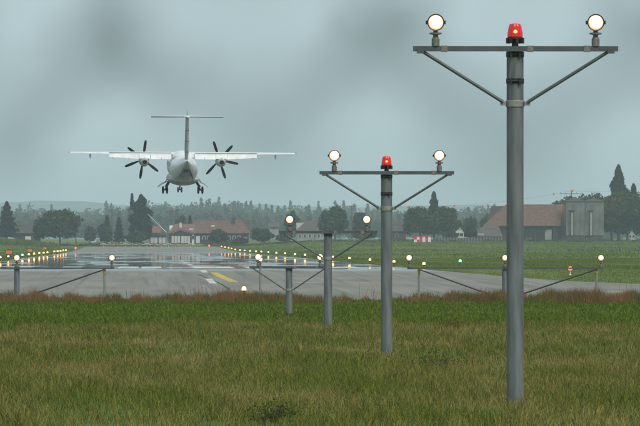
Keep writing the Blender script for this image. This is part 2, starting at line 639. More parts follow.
# far wood: hundreds of merging crowns that read as one mass
def forest():
    Vs, Fs, off = [], [], 0
    skyline = [(-140, 206), (0, 211), (20, 206), (40, 208), (60, 209), (75, 212), (100, 206), (130, 204), (150, 203), (200, 200), (240, 201), (270, 208),
               (300, 207), (330, 205), (370, 208), (400, 208), (440, 210), (470, 206), (500, 208), (540, 212), (600, 208), (660, 206), (800, 208)]
    r_ = np.random.default_rng(5)
    for row, (d, drop) in enumerate(((6400, -1.5), (6050, .4), (5700, 2.6), (5300, 5.5), (4800, 9), (4200, 13))):
        px = -140.0
        while px < 790:
            kind = 'conifer' if r_.uniform() < (.34 if 250 < px < 420 or px > 440 else .13) else 'broadleaf'
            top = pw(px, skyline) + drop + r_.normal() * 1.6 - (2.0 if kind == 'conifer' else 0)
            x = PX(px, d)
            z0 = zg(x, d) - .3
            H = PZ(top, d) - z0
            w = H * (r_.uniform(.36, .5) if kind == 'conifer' else r_.uniform(.6, .95))
            n = 240 if kind == 'conifer' else 330
            p = crown_points(kind, n, r_) * np.array([w, w, H]) + np.array([x, d + r_.uniform(-60, 60), z0])
            V, Fq = leafcard(p, 1.35 if kind == 'broadleaf' else 1.1, r_)
            Vs.append(V); Fs.append(Fq + off); off += len(V)
            px += w * F / d * r_.uniform(.26, .5)
    me = np_mesh('forest', np.concatenate(Vs), np.concatenate(Fs), M['leaf_far'], 4)
    o = bpy.data.objects.new('forest', me)
    scene.collection.objects.link(o)
    o['kind'] = 'stuff'
    tag(o, 'misty mixed wood stretching right across the background below the hills', 'forest')


M['leaf_far'] = mat('far_foliage', (.020, .034, .015), .85, col2=(.048, .066, .026), scale=.09, spec=.1, detail=4)
forest()

TD = [
    # name kind px d top base width label material n
    ('conifer_tree', 'conifer', 7, 2380, 202, 240, 27, 'dark pointed conifer at the left edge beside the dark barn', 'needle', 2600),
    ('broadleaf_tree', 'broadleaf', 60, 2330, 207, 240, 56, 'large round dark broadleaf tree right of the dark barn', 'leaf', 4200),
    ('broadleaf_tree', 'broadleaf', 40, 2340, 219, 240, 15, 'smaller tree between dark barn and large round tree', 'leaf', 1800),
    ('conifer_tree', 'conifer', 107, 2420, 216, 241, 12, 'short pointed conifer left of the thin pole', 'needle', 1700),
    ('conifer_tree', 'conifer', 119, 2440, 218, 241, 12, 'short pointed conifer right of the thin pole', 'needle', 1700),
    ('broadleaf_tree', 'broadleaf', 105, 2390, 224, 242, 17, 'low round bushy tree at the foot of the thin pole', 'leaf', 1700),
    ('broadleaf_tree', 'broadleaf', 90, 2450, 226, 242, 15, 'low pale tree behind the runway end, left of thin pole', 'leaf_b', 1500),
    ('conifer_tree', 'poplar', 141, 2400, 195, 240, 22, 'tall dense dark columnar conifer beside the farm', 'needle', 4200),
    ('conifer_tree', 'conifer', 132, 2520, 194, 240, 11, 'slim conifer showing behind the tall columnar one', 'needle', 1600),
    ('broadleaf_tree', 'broadleaf', 135, 2360, 231, 243, 22, 'wide low bush under the tall columnar conifer', 'leaf', 1800),
    ('broadleaf_tree', 'broadleaf', 180, 2520, 214, 238, 14, 'small round tree behind the low red farm roof', 'leaf', 1500),
    ('conifer_tree', 'conifer', 190, 2510, 216, 238, 9, 'small pointed conifer behind the low red farm roof', 'needle', 1300),
    ('broadleaf_tree', 'broadleaf', 218, 2340, 229, 244, 21, 'low bush in front of the long red roofed farmhouse', 'leaf', 2000),
    ('broadleaf_tree', 'broadleaf', 262, 2330, 228, 243, 26, 'wide dark bush right of the long red farmhouse', 'leaf', 2400),
    ('broadleaf_tree', 'broadleaf', 240, 2300, 237, 245, 16, 'very low bush at the right end of the farmhouse', 'leaf_b', 1300),
    ('broadleaf_tree', 'broadleaf', 285, 2320, 233, 243, 18, 'low bush left of the grey roofed house', 'leaf_b', 1500),
    ('broadleaf_tree', 'broadleaf', 292, 2520, 211, 240, 18, 'hazy round tree behind the left end of the grey roof', 'leaf', 1800),
    ('broadleaf_tree', 'broadleaf', 335, 2360, 204, 240, 34, 'round domed dark tree right of the grey roofed house', 'leaf', 3400),
    ('broadleaf_tree', 'broadleaf', 360, 2450, 212, 240, 22, 'loose tree beside the slim pole behind the domed tree', 'leaf', 2200),
    ('broadleaf_tree', 'broadleaf', 366, 2320, 229, 243, 28, 'low scrub bush at right of the domed tree', 'leaf_b', 2000),
    ('broadleaf_tree', 'broadleaf', 420, 2330, 205, 240, 42, 'broad round tree, left half of the big clump behind the red and white hut', 'leaf', 3400),
    ('broadleaf_tree', 'broadleaf', 443, 2340, 207, 240, 40, 'broad round tree, right half of the big clump behind the red and white hut', 'leaf', 3400),
    ('conifer_tree', 'conifer', 434, 2480, 192, 240, 24, 'conifer spire rising behind the big round clump', 'needle', 2200),
    ('broadleaf_tree', 'broadleaf', 451, 2300, 232, 243, 15, 'pale low bush left of the small gabled house', 'leaf_b', 1400),
    ('broadleaf_tree', 'broadleaf', 470, 2500, 214, 240, 16, 'hazy tree behind the small gabled house', 'leaf', 1700),
    ('broadleaf_tree', 'broadleaf', 488, 2560, 213, 240, 18, 'hazy pale tree behind the red barn roof', 'leaf_b', 1700),
    ('broadleaf_tree', 'broadleaf', 471, 2290, 226, 240, 14, 'dark round bush between gabled house and low dark shed', 'needle', 1800),
    ('broadleaf_tree', 'broadleaf', 567, 2480, 195, 240, 44, 'broadleaf tree topping out just above the silos', 'leaf', 2600),
    ('broadleaf_tree', 'broadleaf', 592, 2440, 188, 240, 52, 'big broadleaf tree rising behind the right silo', 'leaf', 3600),
    ('broadleaf_tree', 'broadleaf', 612, 2340, 188, 240, 58, 'big autumn tinted tree right beside the silos', 'leaf_b', 3800),
    ('conifer_tree', 'poplar', 619, 2420, 165, 240, 21, 'tallest tree, a ragged spire right of the silos', 'needle', 3600),
    ('conifer_tree', 'conifer', 634, 2380, 184, 240, 28, 'dark conifer at the right edge beneath the pylon', 'needle', 2600),
    ('broadleaf_tree', 'broadleaf', 602, 2350, 199, 240, 34, 'leafy tree pressed against the right side of the right silo', 'leaf_b', 3000),
    ('broadleaf_tree', 'broadleaf', 628, 2360, 188, 240, 56, 'dark full tree between the tallest spire and the right edge conifer', 'leaf', 3600),
    ('broadleaf_tree', 'broadleaf', 647, 2330, 192, 240, 54, 'dark tree cut by the right edge of the photo', 'leaf', 2800),
]
for i, (nm, kd, px, d, top, base, w, lab, mt, n) in enumerate(TD):
    tree(nm, kd, px, d, top, base, w, lab, 100 + i, M[mt], n=n, size=.34 if kd != 'broadleaf' else .40)

# ------------------------------------------------------------------ buildings
M['tile_red'] = mat('red_clay_tiles', (.085, .050, .038), .9, col2=(.175, .100, .076), scale=1.1, stretch=(1, 1, 2), detail=6, spec=.15)
M['tile_red2'] = mat('faded_red_tiles', (.12, .068, .052), .9, col2=(.20, .115, .09), scale=1.1, spec=.15)
M['roof_dark'] = mat('dark_weathered_roof', (.045, .043, .042), .85, col2=(.085, .078, .072), scale=.7, spec=.2)
M['roof_grey'] = mat('grey_brown_tiles', (.07, .062, .058), .85, col2=(.105, .09, .085), scale=.7, spec=.2)
M['timber'] = mat('dark_timber', (.035, .030, .026), .85, col2=(.065, .056, .048), scale=1.2, stretch=(3, 3, .4), spec=.15)
M['plaster'] = mat('white_render', (.50, .51, .49), .85, var=.12, scale=.5)
M['plaster_g'] = mat('grey_render', (.24, .245, .235), .85, var=.18, scale=.5)
M['concrete'] = mat('streaked_silo_concrete', (.075, .08, .076), .9, col2=(.17, .175, .165), scale=.9, stretch=(1.2, 1.2, .3), spec=.2)
M['concrete_d'] = mat('dark_concrete', (.045, .048, .046), .9, var=.3, scale=.9)
M['glass_dark'] = mat('dark_window_pane', (.02, .025, .03), .15)
M['red_panel'] = mat('red_painted_panel', (.45, .025, .03), .55)
M['white_panel'] = mat('white_painted_panel', (.66, .67, .67), .55)


def gable(name, label, px0, px1, base, eave, ridge, d, depth, wall_m, roof_m, over=.5, hip=(0, 0), cat='building', group=None, axis='x', zbase=None):
    """axis x: ridge runs across the picture. Returns (thing, W, he, hr) with local origin at the centre of the front foot"""
    k = d / F
    W = (px1 - px0) * k
    x = PX((px0 + px1) / 2, d)
    z0 = zg(x, d) - .2 if zbase is None else zbase
    he = PZ(eave, d) - z0
    hr = PZ(ridge, d) - z0
    t = thing(name, label, cat, (x, d, z0), group=group)
    w = MB()
    iw, idp = W / 2 - over, depth - over
    if axis == 'x':
        prof = [(over, 0), (over, he), (depth / 2, hr - .25), (idp, he), (idp, 0)]
        w.add([(-iw, y, z) for y, z in prof] + [(iw, y, z) for y, z in prof],
              [(0, 1, 2, 3, 4), (5, 6, 7, 8, 9), (0, 1, 6, 5), (1, 2, 7, 6), (2, 3, 8, 7), (3, 4, 9, 8), (4, 0, 5, 9)])
    else:
        prof = [(-iw, 0), (-iw, he), (0, hr - .25), (iw, he), (iw, 0)]
        w.add([(xx, over, z) for xx, z in prof] + [(xx, idp, z) for xx, z in prof],
              [(0, 1, 2, 3, 4), (5, 6, 7, 8, 9), (0, 1, 6, 5), (1, 2, 7, 6), (2, 3, 8, 7), (3, 4, 9, 8), (4, 0, 5, 9)])
    w.build('wall', wall_m, t)
    r = MB()
    th = .22
    hl, hrr = hip
    if axis == 'x':
        dz = (hr - he) * (over / (depth / 2)) * .0
        A = [(-W / 2, 0, he - dz), (W / 2, 0, he - dz), (W / 2 - hrr, depth / 2, hr), (-W / 2 + hl, depth / 2, hr), (-W / 2, depth, he - dz), (W / 2, depth, he - dz)]
        B = [(a, b_, c + th) for a, b_, c in A]
        r.add(A + B, [(0, 1, 2, 3), (3, 2, 5, 4), (6, 7, 8, 9), (9, 8, 11, 10), (0, 1, 7, 6), (4, 5, 11, 10), (0, 3, 9, 6), (3, 4, 10, 9), (1, 2, 8, 7), (2, 5, 11, 8)])
        if hl: r.add([A[0], A[3], A[4]], [(0, 1, 2)])
        if hrr: r.add([A[1], A[2], A[5]], [(0, 1, 2)])
    else:
        A = [(-W / 2, 0, he), (0, 0, hr), (W / 2, 0, he), (-W / 2, depth, he), (0, depth, hr), (W / 2, depth, he)]
        B = [(a, b_, c + th) for a, b_, c in A]
        r.add(A + B, [(0, 1, 4, 3), (1, 2, 5, 4), (6, 7, 10, 9), (7, 8, 11, 10), (0, 1, 7, 6), (1, 2, 8, 7), (3, 4, 10, 9), (4, 5, 11, 10), (0, 3, 9, 6), (2, 5, 11, 8)])
    roof = r.build('roof', roof_m, t)
    return t, W, he, hr, roof


def opening(t, name, px0, px1, py0, py1, d, material, yoff=.44, frame=None, bars=0):
    """a framed opening on the front wall of t, given in photo columns/rows; its frame stands proud"""
    k = d / F
    x0, x1 = PX(px0, d) - t.location.x, PX(px1, d) - t.location.x
    z1, z0 = PZ(py0, d) - t.location.z, PZ(py1, d) - t.location.z
    z0 = max(z0, .02)
    o = MB().box(((x0 + x1) / 2, yoff, (z0 + z1) / 2), (x1 - x0, .08, z1 - z0)).build(name, material, t)
    if frame:
        f = MB()
        f.box((x0 - .06, yoff - .03, (z0 + z1) / 2), (.12, .12, z1 - z0 + .24)); f.box((x1 + .06, yoff - .03, (z0 + z1) / 2), (.12, .12, z1 - z0 + .24))
        f.box(((x0 + x1) / 2, yoff - .03, z1 + .06), (x1 - x0, .12, .12))
        f.build('frame', frame, o)
    for b_ in range(bars):
        xb = x0 + (x1 - x0) * (b_ + 1) / (bars + 1)
        MB().box((xb, yoff - .06, (z0 + z1) / 2), (.14, .1, z1 - z0)).build('bar', M['timber'], o)
    return o


# long red roofed farmhouse
t, W, he, hr, rf = gable('farmhouse', 'long farmhouse with wide red tiled roof beyond the runway end', 190, 250.5, 243, 233.6, 221.2, 2440, 14, M['timber'], M['tile_red'], hip=(1.2, 2.4))
opening(t, 'door', 196, 200, 236, 243, 2440, M['plaster'], frame=M['timber'])
for a in (203, 207.5, 228, 233, 238):
    opening(t, 'window', a, a + 2, 236.2, 239.2, 2440, M['glass_dark'], frame=M['plaster'])
opening(t, 'wall_panel', 241, 247, 237, 242.5, 2440, M['plaster_g'], frame=M['timber'])
ch = MB().box((W * .22, 5.2, hr - .2), (.9, .9, 2.2)).box((W * .22, 5.2, hr + .95), (1.1, 1.1, .2)).build('chimney', M['concrete_d'], rf)
MB().box((-W * .12, 3.0, he + (hr - he) * .62), (1.2, .3, .5)).build('roof_light', M['plaster'], rf)
# middle house with lower red roof
t, W, he, hr, rf = gable('farmhouse', 'lower farm wing with faded red roof left of the long roof', 168, 196, 243, 233.6, 224.6, 2425, 11, M['plaster'], M['tile_red2'], hip=(2.0, .4))
MB().box((-W * .05, 3.6, hr - .4), (.7, .7, 1.7)).box((-W * .05, 3.6, hr + .5), (.85, .85, .14)).build('chimney', M['plaster'], rf)
MB().box((W * .33, 2.3, he + 1.2), (1.3, 1.0, .8)).build('dormer', M['plaster'], rf)
opening(t, 'window', 192, 194, 236, 239, 2425, M['glass_dark'], frame=M['plaster'])
# garage with dark gable and white doors
t, W, he, hr, rf = gable('garage', 'garage with dark gable roof and two wide white doors', 167, 193.5, 243, 234.6, 229.2, 2404, 8, M['timber'], M['roof_dark'], axis='y')
for a, b_ in ((171.6, 180), (181.2, 190)):
    opening(t, 'garage_door', a, b_, 236, 243, 2404, M['plaster'], frame=M['timber'], bars=2)
# flat roofed garage
x0, x1 = PX(147, 2404), PX(166.3, 2404)
zb = zg(0, 2404) - .2
t = thing('flat_garage', 'low flat roofed white garage left of the dark gable', 'garage', ((x0 + x1) / 2, 2404, zb))
hh = PZ(235.4, 2404) - zb
w = x1 - x0
MB().box((0, 3.5, hh / 2), (w - .6, 6, hh)).build('wall', M['plaster_g'], t)
MB().box((-.8, 3.4, hh + .15), (w + 2.6, 7.2, .3)).build('roof', M['concrete_d'], t)
opening(t, 'garage_door', 150.5, 157.5, 237, 243, 2404, M['plaster'], yoff=.46, frame=M['timber'], bars=1)
opening(t, 'garage_door', 158.8, 165.5, 237, 243, 2404, M['plaster'], yoff=.46, frame=M['timber'], bars=1)
# small red roof behind
gable('shed', 'small shed with red roof just right of tall dark conifer', 150.5, 161.5, 243, 233.4, 227, 2450, 8, M['timber'], M['tile_red2'])
# leaning white pole
a, b_ = P(147.8, 214, 2396), P(166.5, 232.6, 2398)
b2 = Vector((PX(171, 2398), 2398, zg(0, 2398) - .1))
t = thing('boom_pole', 'long white pole leaning over the flat garage roof', 'pole', (b2.x, b2.y, b2.z))
MB().tube((0, 0, 0), b_ - b2, .14, .14, 8).build('foot', M['bar'], t)
MB().tube(b_ - b2, a - b2, .14, .07, 8).build('pole', M['white_paint'], t)
# tower block behind the conifer
zb = zg(0, 2470) - .2
t = thing('tower', 'grey concrete tower half hidden behind tall dark conifer', 'tower', (PX(131.5, 2470), 2470, zb))
hh = PZ(210, 2470) - zb
MB().box((0, 2, hh / 2), (2.4, 3.4, hh)).build('wall', M['concrete'], t)
MB().box((0, 2, hh + .15), (2.7, 3.7, .3)).build('roof', M['concrete_d'], t)
for k in range(5):
    MB().box((0, .28, hh * (.2 + .16 * k)), (.9, .08, 1.0)).build('window', M['glass_dark'], t)
# dark barn at left
t, W, he, hr, rf = gable('barn', 'dark barn with sloping roof left of the large round tree', 13, 40, 241, 233.5, 224, 2400, 12, M['timber'], M['roof_dark'], hip=(3.5, .0))
opening(t, 'barn_door', 18, 22, 235.5, 241, 2400, M['glass_dark'], frame=M['timber'])
opening(t, 'wall_panel', 25.2, 31.2, 236.2, 240.5, 2400, M['plaster'], frame=M['timber'])
opening(t, 'window', 33, 35, 235.8, 238, 2400, M['glass_dark'], frame=M['plaster_g'])
# grey roofed house with a little hipped gable
t, W, he, hr, rf = gable('house', 'white house with grey brown roof behind the third light mast', 295, 323, 241, 232, 221.8, 2400, 11, M['plaster_g'], M['roof_grey'], hip=(3.4, 1.6))
MB().add([(W * .24, 1.9, he + 1.0), (W * .44, 1.9, he + 1.0), (W * .34, 1.9, hr - .1), (W * .34, 5.0, hr - .1), (W * .24, 3.4, he + 1.0), (W * .44, 3.4, he + 1.0)],
         [(0, 1, 2), (0, 2, 3, 4), (1, 5, 3, 2), (0, 4, 5, 1), (3, 5, 4)]).build('roof_gablet', M['tile_red'], rf)
for a in (299, 304, 309, 314, 318):
    opening(t, 'window', a, a + 1.8, 234.4, 237.4, 2400, M['glass_dark'], frame=M['plaster'])
# far white houses
t, W, he, hr, rf = gable('house', 'tiny far white house left of the third light mast top', 268, 280, 232, 227.2, 223, 2700, 8, M['plaster_g'], M['roof_grey'])
opening(t, 'window', 273, 274.2, 227.6, 229.2, 2700, M['glass_dark'])
t, W, he, hr, rf = gable('house', 'tiny far white house left of the thin pole', 87.5, 97.5, 240, 234.2, 231, 2700, 8, M['plaster'], M['roof_grey'])
opening(t, 'window', 91, 92.4, 235.2, 237, 2700, M['glass_dark'])
# dim house behind second mast
t, W, he, hr, rf = gable('house', 'dim house with dark roof seen behind the second light mast', 388, 408, 241, 231.5, 222, 2440, 11, M['timber'], M['roof_dark'])
opening(t, 'window', 396, 398, 234, 237, 2440, M['glass_dark'], frame=M['plaster_g'])
# small gabled house
t, W, he, hr, rf = gable('house', 'small pale house with gable facing the runway', 452, 466, 241, 232.6, 224.2, 2420, 9, M['plaster'], M['roof_grey'], axis='y')
opening(t, 'window', 457, 459.2, 233.4, 236, 2420, M['glass_dark'], frame=M['timber'])
opening(t, 'window', 460.6, 462.8, 233.4, 236, 2420, M['glass_dark'], frame=M['timber'])
# low shed with big dark roof
t, W, he, hr, rf = gable('shed', 'low shed with broad dark roof left of the red barn', 468, 503, 242, 237, 226.5, 2290, 14, M['timber'], M['roof_grey'], hip=(5.0, 1.0))
MB().box((-W * .14, 1.2, he + .9), (2.2, .9, .16)).box((-W * .14, .9, he + .5), (2.0, .12, .7)).build('roof_light', M['plaster'], rf)
# red roofed barn
t, W, he, hr, rf = gable('barn', 'big timber barn with rusty red tiled roof beside silos', 483, 561, 242, 226.2, 205, 2300, 17, M['timber'], M['tile_red'], over=.9, hip=(5.2, .2))
t.rotation_euler.z = -R(12)
for a, b_ in ((489, 497), (524, 534), (537, 543)):
    opening(t, 'barn_door', a, b_, 230, 242, 2300, M['glass_dark'], yoff=.84, frame=M['timber'])
opening(t, 'wall_panel', 545, 552, 229.5, 240, 2300, M['plaster_g'], yoff=.84, frame=M['timber'])
opening(t, 'window', 526, 532, 237.5, 239.5, 2300, M['roof_grey'], yoff=.70)
for a in (499, 512, 522, 544, 554):
    k = 2300 / F
    MB().box((PX(a, 2300) - t.location.x, .35, he / 2), (.28, .28, he)).build('post', M['timber'], t)
    MB().tube((PX(a, 2300) - t.location.x, .35, he * .6), (PX(a, 2300) - t.location.x + 1.6, .35, he - .05), .1, .1, 6).build('brace', M['timber'], t)
# two silos
for px0, px1, lab in ((566.6, 585.2, 'left concrete silo adjoining the red barn'), (585.6, 604.2, 'right concrete silo with low peaked cap and pale vertical slot')):
    d = 2296
    x0, x1 = PX(px0, d), PX(px1, d)
    zb = zg((x0 + x1) / 2, d) - .2
    t = thing('silo', lab, 'silo', ((x0 + x1) / 2, d, zb), group='silos by the red barn')
    hh = PZ(201.8, d) - zb
    w = x1 - x0
    b_ = MB()
    hb = PZ(235.5, d) - zb
    b_.box((0, w / 2, (hh + hb) / 2), (w, w, hh - hb))
    b_.build('shaft', M['concrete'], t)
    MB().box((0, w / 2, hb / 2), (w - .3, w - .3, hb)).build('plinth', M['concrete_d'], t)
    c = w / 2 + .15
    MB().add([(-c, -.15, hh), (c, -.15, hh), (c, w + .15, hh), (-c, w + .15, hh), (-c, -.15, hh + .22), (c, -.15, hh + .22), (c, w + .15, hh + .22), (-c, w + .15, hh + .22), (0, w / 2, hh + 1.15)],
             [(0, 1, 2, 3), (0, 1, 5, 4), (1, 2, 6, 5), (2, 3, 7, 6), (3, 0, 4, 7), (4, 5, 8), (5, 6, 8), (6, 7, 8), (7, 4, 8)]).build('cap', M['concrete_d'], t)
    # vertical slot: dark recess between two proud ribs, pale chute in it
    sx = -w * .22
    top = PZ(211, d) - zb
    MB().box((sx - .75, -.1, (top + hb) / 2), (.22, .35, top - hb)).build('rib', M['concrete'], t)
    MB().box((sx + .75, -.1, (top + hb) / 2), (.22, .35, top - hb)).build('rib', M['concrete'], t)
    MB().box((sx, -.02, (top + hb) / 2), (1.28, .05, top - hb)).build('recess', M['concrete_d'], t)
    MB().box((sx + .18, -.16, (top + hb) / 2 - .2), (.55, .22, top - hb - .4)).build('chute', M['plaster_g'], t)
    MB().box((sx, -.16, top + .14), (1.9, .45, .28)).build('lintel', M['concrete_d'], t)
# white house at right edge
t, W, he, hr, rf = gable('house', 'white house glimpsed between the trees at the right edge', 628, 637, 242, 234.5, 229, 2328, 8, M['plaster'], M['roof_grey'], axis='y')
opening(t, 'window', 630, 631.5, 235.5, 237.5, 2328, M['glass_dark'], frame=M['plaster_g'])
opening(t, 'window', 633.3, 634.8, 235.5, 237.5, 2328, M['glass_dark'], frame=M['plaster_g'])
# grey boarded wall
d = 2260
x0, x1 = PX(433, d), PX(505, d)
zb = zg((x0 + x1) / 2, d) - .3
t = thing('boundary_wall', 'long low grey boundary wall left of the red barn', 'wall', ((x0 + x1) / 2, d, zb))
n = 24
pwid = (x1 - x0) / n
hh = PZ(237.6, d) - zb
pm = None
for i in range(n):
    xx = x0 + pwid * (i + .5) - t.location.x
    if pm is None:
        pm = MB().box((0, 0, hh / 2), (pwid - .05, .16, hh)).build('panel', M['concrete_d'], t); pm.location = (xx, 0, 0)
        qm = MB().box((0, -.05, hh / 2 + .06), (.2, .24, hh + .12)).build('post', M['plaster_g'], t); qm.location = (xx - pwid / 2, 0, 0)
    else:
        c = pm.copy(); scene.collection.objects.link(c); c.parent = t; c.location = (xx, rng.uniform(-.02, .02), rng.uniform(-.12, .02))
        c = qm.copy(); scene.collection.objects.link(c); c.parent = t; c.location = (xx - pwid / 2, 0, rng.uniform(-.05, .05))
# red and white hut
d = 2200
x0, x1 = PX(414, d), PX(431, d)
zb = zg((x0 + x1) / 2, d) - .1
t = thing('marker_hut', 'small red and white chequered airfield hut on the grass', 'hut', ((x0 + x1) / 2, d, zb))
hh = max(1.6, PZ(236.6, d) - zb)
w = x1 - x0
MB().box((0, 1.2, hh / 2), (w - .1, 2.3, hh - .02)).build('body', M['white_panel'], t)
MB().box((0, 1.2, hh + .06), (w + .2, 2.6, .14)).build('roof', M['red_panel'], t)
cols = 6
for i in range(cols):
    for j in range(2):
        red = (i in (0, 2, 4)) if j == 1 else (i in (1, 2, 4))
        MB().box((-w / 2 + w * (i + .5) / cols, .03, hh * (.25 + .5 * j)), (w / cols - .03, .06, hh / 2 - .03)).build('panel', M['red_panel' if red else 'white_panel'], t)

# ------------------------------------------------------------------ power line with marker balls
M['pole_wood'] = mat('tarred_pole', (.06, .055, .05), .85, var=.2, scale=2)
M['ball'] = mat('orange_marker_ball', (.72, .10, .03), .5)
M['wire'] = mat('steel_wire', (.05, .05, .05), .5, .5)


def line_pole(px, d, top, label, arms):
    x = PX(px, d); zb = zg(x, d) - .3
    H = PZ(top, d) - zb
    t = thing('utility_pole', label, 'utility pole', (x, d, zb), group='poles of the power line')
    MB().tube((0, 0, 0), (0, 0, H), .22, .14, 8).build('pole', M['pole_wood'], t)
    for (dz, hl) in arms:
        a = MB().box((0, -.18, H - dz), (hl * 2, .16, .2)).build('crossarm', M['pole_wood'], t)
        for s in (-1, -.5, .5, 1):
            MB().lathe((s * (hl - .15), -.18, H - dz + .1), (0, 0, 1), [(.07, 0), (.12, .1), (.07, .2), (.1, .3), (.04, .42)], 8).build('insulator', M['collar'], a)
    return Vector((x, d, zb + H))


T0 = Vector((PX(-70, 2750), 2750, PZ(211, 2750)))
line_pole(-70, 2750, 210.8, 'power pole out past the left end of the line', [(.5, 1.6)])
pA = line_pole(112, 2600, 208.5, 'thin pole between the two short conifers beyond the runway', [(.5, 1.3)])
pB = line_pole(352, 2600, 205.0, 'slim pole standing behind the round domed tree', [(.5, 1.5)])
pC = line_pole(571.6, 2560, 190.6, 'power pole with wide crossarms above the silos', [(1.0, 3.6), (2.6, 2.4)])
pD = line_pole(634, 2540, 190.0, 'power pole with crossarms at the right edge above the conifer', [(.8, 3.2), (2.3, 2.4)])
line_pole(76, 2420, 221.5, 'short thin pole at the right side of the large round tree', [(.4, .8)])


def wire(a, b_, sag, balls, lab):
    pts = []
    n = 24
    for i in range(n + 1):
        t = i / n
        p = a.lerp(b_, t); p.z -= sag * 4 * t * (1 - t)
        pts.append(p)
    g = MB()
    for p, q in zip(pts, pts[1:]): g.tube(p, q, .018, .018, 5, cap=False)
    o = g.build('overhead_wire', M['wire']); tag(o, lab, 'wire', 'spans of the power line')
    for px, bl in balls:
        for p, q in zip(pts, pts[1:]):
            c0, c1 = VX + p.x / p.y * F, VX + q.x / q.y * F
            if c0 <= px <= c1 or c1 <= px <= c0:
                u = (px - c0) / (c1 - c0)
                c = p.lerp(q, u)
                bo = MB().lathe(c - Vector((0, 0, .32)), (0, 0, 1), [(.02, 0), (.16, .045), (.27, .15), (.32, .32), (.27, .49), (.16, .595), (.02, .64)], 12).build('marker_ball', M['ball'], None, True)
                tag(bo, bl, 'marker ball', 'orange balls on the power line')
                break


wire(T0, pA, 2.0, [(35, 'orange marker ball on the wire above the dark barn')], 'thin overhead wire ending at the pole by the short conifers')
wire(pA, pB, 1.0, [(174, 'orange marker ball on the wire above the garage'), (231, 'orange marker ball on the wire above the long red roof')], 'thin overhead wire crossing above the farm')
wire(pB, pC, 2.4, [(408, 'orange marker ball on the wire left of the conifer spire'), (454.5, 'orange marker ball on the wire right of the conifer spire'), (554, 'orange marker ball on the wire just left of the silos')], 'thin overhead wire rising to the pole above the silos')
wire(pC, pD, .4, [(573, 'orange marker ball at the pole above the silos'), (632.5, 'orange marker ball at the pole by the right edge')], 'thin overhead wire between the two right hand poles')

# ------------------------------------------------------------------ antenna row at the far end
d = 2110
x0, x1 = PX(100, d), PX(201, d)
zb = zpave(d)
t = thing('antenna_array', 'row of small red antennas across the far end of runway', 'antenna', ((x0 + x1) / 2, d, zb))
MB().box((0, 0, .75), (x1 - x0, .1, .1)).build('beam', M['white_paint'], t)
for i in range(14):
    xx = x0 + (x1 - x0) * (i + .5) / 14 - t.location.x
    MB().tube((xx, 0, 0), (xx, 0, .8), .05, .05, 6).build('leg', M['white_paint'], t)
    MB().box((xx, -.1, .98), (1.15, .5, .2)).box((xx, -.4, .98), (.7, .25, .12)).build('antenna', M['ball'] if i % 3 else M['white_paint'], t)

# ------------------------------------------------------------------ approach light masts
def lamp_parts(t, x, z, s=1.0, lens='lens', tall=.36):
    """a lamp on a stem; z = top of the bar; faces the camera side (-Y)"""
    st = MB()
    st.tube((x, 0, z), (x, 0, z + .10 * s), .055 * s, .055 * s, 12)
    st.tube((x, 0, z + .10 * s), (x, 0, z + .13 * s), .05 * s, .035 * s, 12)
    st.tube((x, 0, z + .13 * s), (x, 0, z + tall - .10 * s), .035 * s, .032 * s, 10)
    st.lathe((x, 0, z + .155 * s), (0, 0, 1), [(.04 * s, 0), (.085 * s, .008), (.085 * s, .028), (.04 * s, .036)], 12)
    l = st.build('lamp', M['stem'], t, True)
    h = MB()
    c = (x, 0, z + tall)
    h.lathe(c, (0, 1, 0), [(.104 * s, -.075 * s), (.118 * s, -.08 * s), (.118 * s, -.05 * s), (.108 * s, -.02 * s), (.085 * s, .06 * s), (.045 * s, .11 * s), (.02 * s, .13 * s)], 24, cap=False)
    h.box((x - .122 * s, -.02, z + tall), (.03 * s, .05 * s, .05 * s))
    h.box((x + .122 * s, -.02, z + tall), (.03 * s, .05 * s, .05 * s))
    h.build('housing', M['housing'], l, True)
    g = MB().lathe((0, 0, 0), (0, -1, 0), [(.104 * s, -.012 * s), (.10 * s, 0), (.075 * s, .014 * s), (.04 * s, .022 * s), (.004 * s, .025 * s)], 24)
    lo = g.build('lens', M[lens], l, True)
    lo.location = (x, -.07 * s, z + tall)
    return l


def beacon(t, z):
    b_ = MB()
    b_.tube((0, 0, z), (0, 0, z + .05), .075, .075, 14)
    b_.tube((0, 0, z + .05), (0, 0, z + .14), .048, .044, 12)
    b_.lathe((0, 0, z + .13), (0, 0, 1), [(.045, 0), (.085, .035), (.112, .04), (.112, .055), (.09, .075)], 18)
    for k in range(8):
        a = k * math.pi / 4 + .2
        b_.box((.108 * math.cos(a), .108 * math.sin(a), z + .145), (.035, .035, .075), Matrix.Rotation(a, 3, 'Z'))
    o = b_.build('beacon', M['band'], t, True)
    g = MB().lathe((0, 0, z + .20), (0, 0, 1), [(.105, 0), (.10, .06), (.086, .14), (.07, .175), (.03, .185), (.004, .187)], 40)
    g.v = [(x * (1 + .035 * (i % 2)), y * (1 + .035 * (i % 2)), zz) for i, (x, y, zz) in enumerate(g.v)]
    g.build('beacon_lens', M['lens_red'], o, False)
    MB().lathe((0, -.09, z + .265), (0, -1, 0), [(.03, 0), (.027, .01), (.002, .02)], 12).build('beacon_bulb', M['red_core'], o, True)


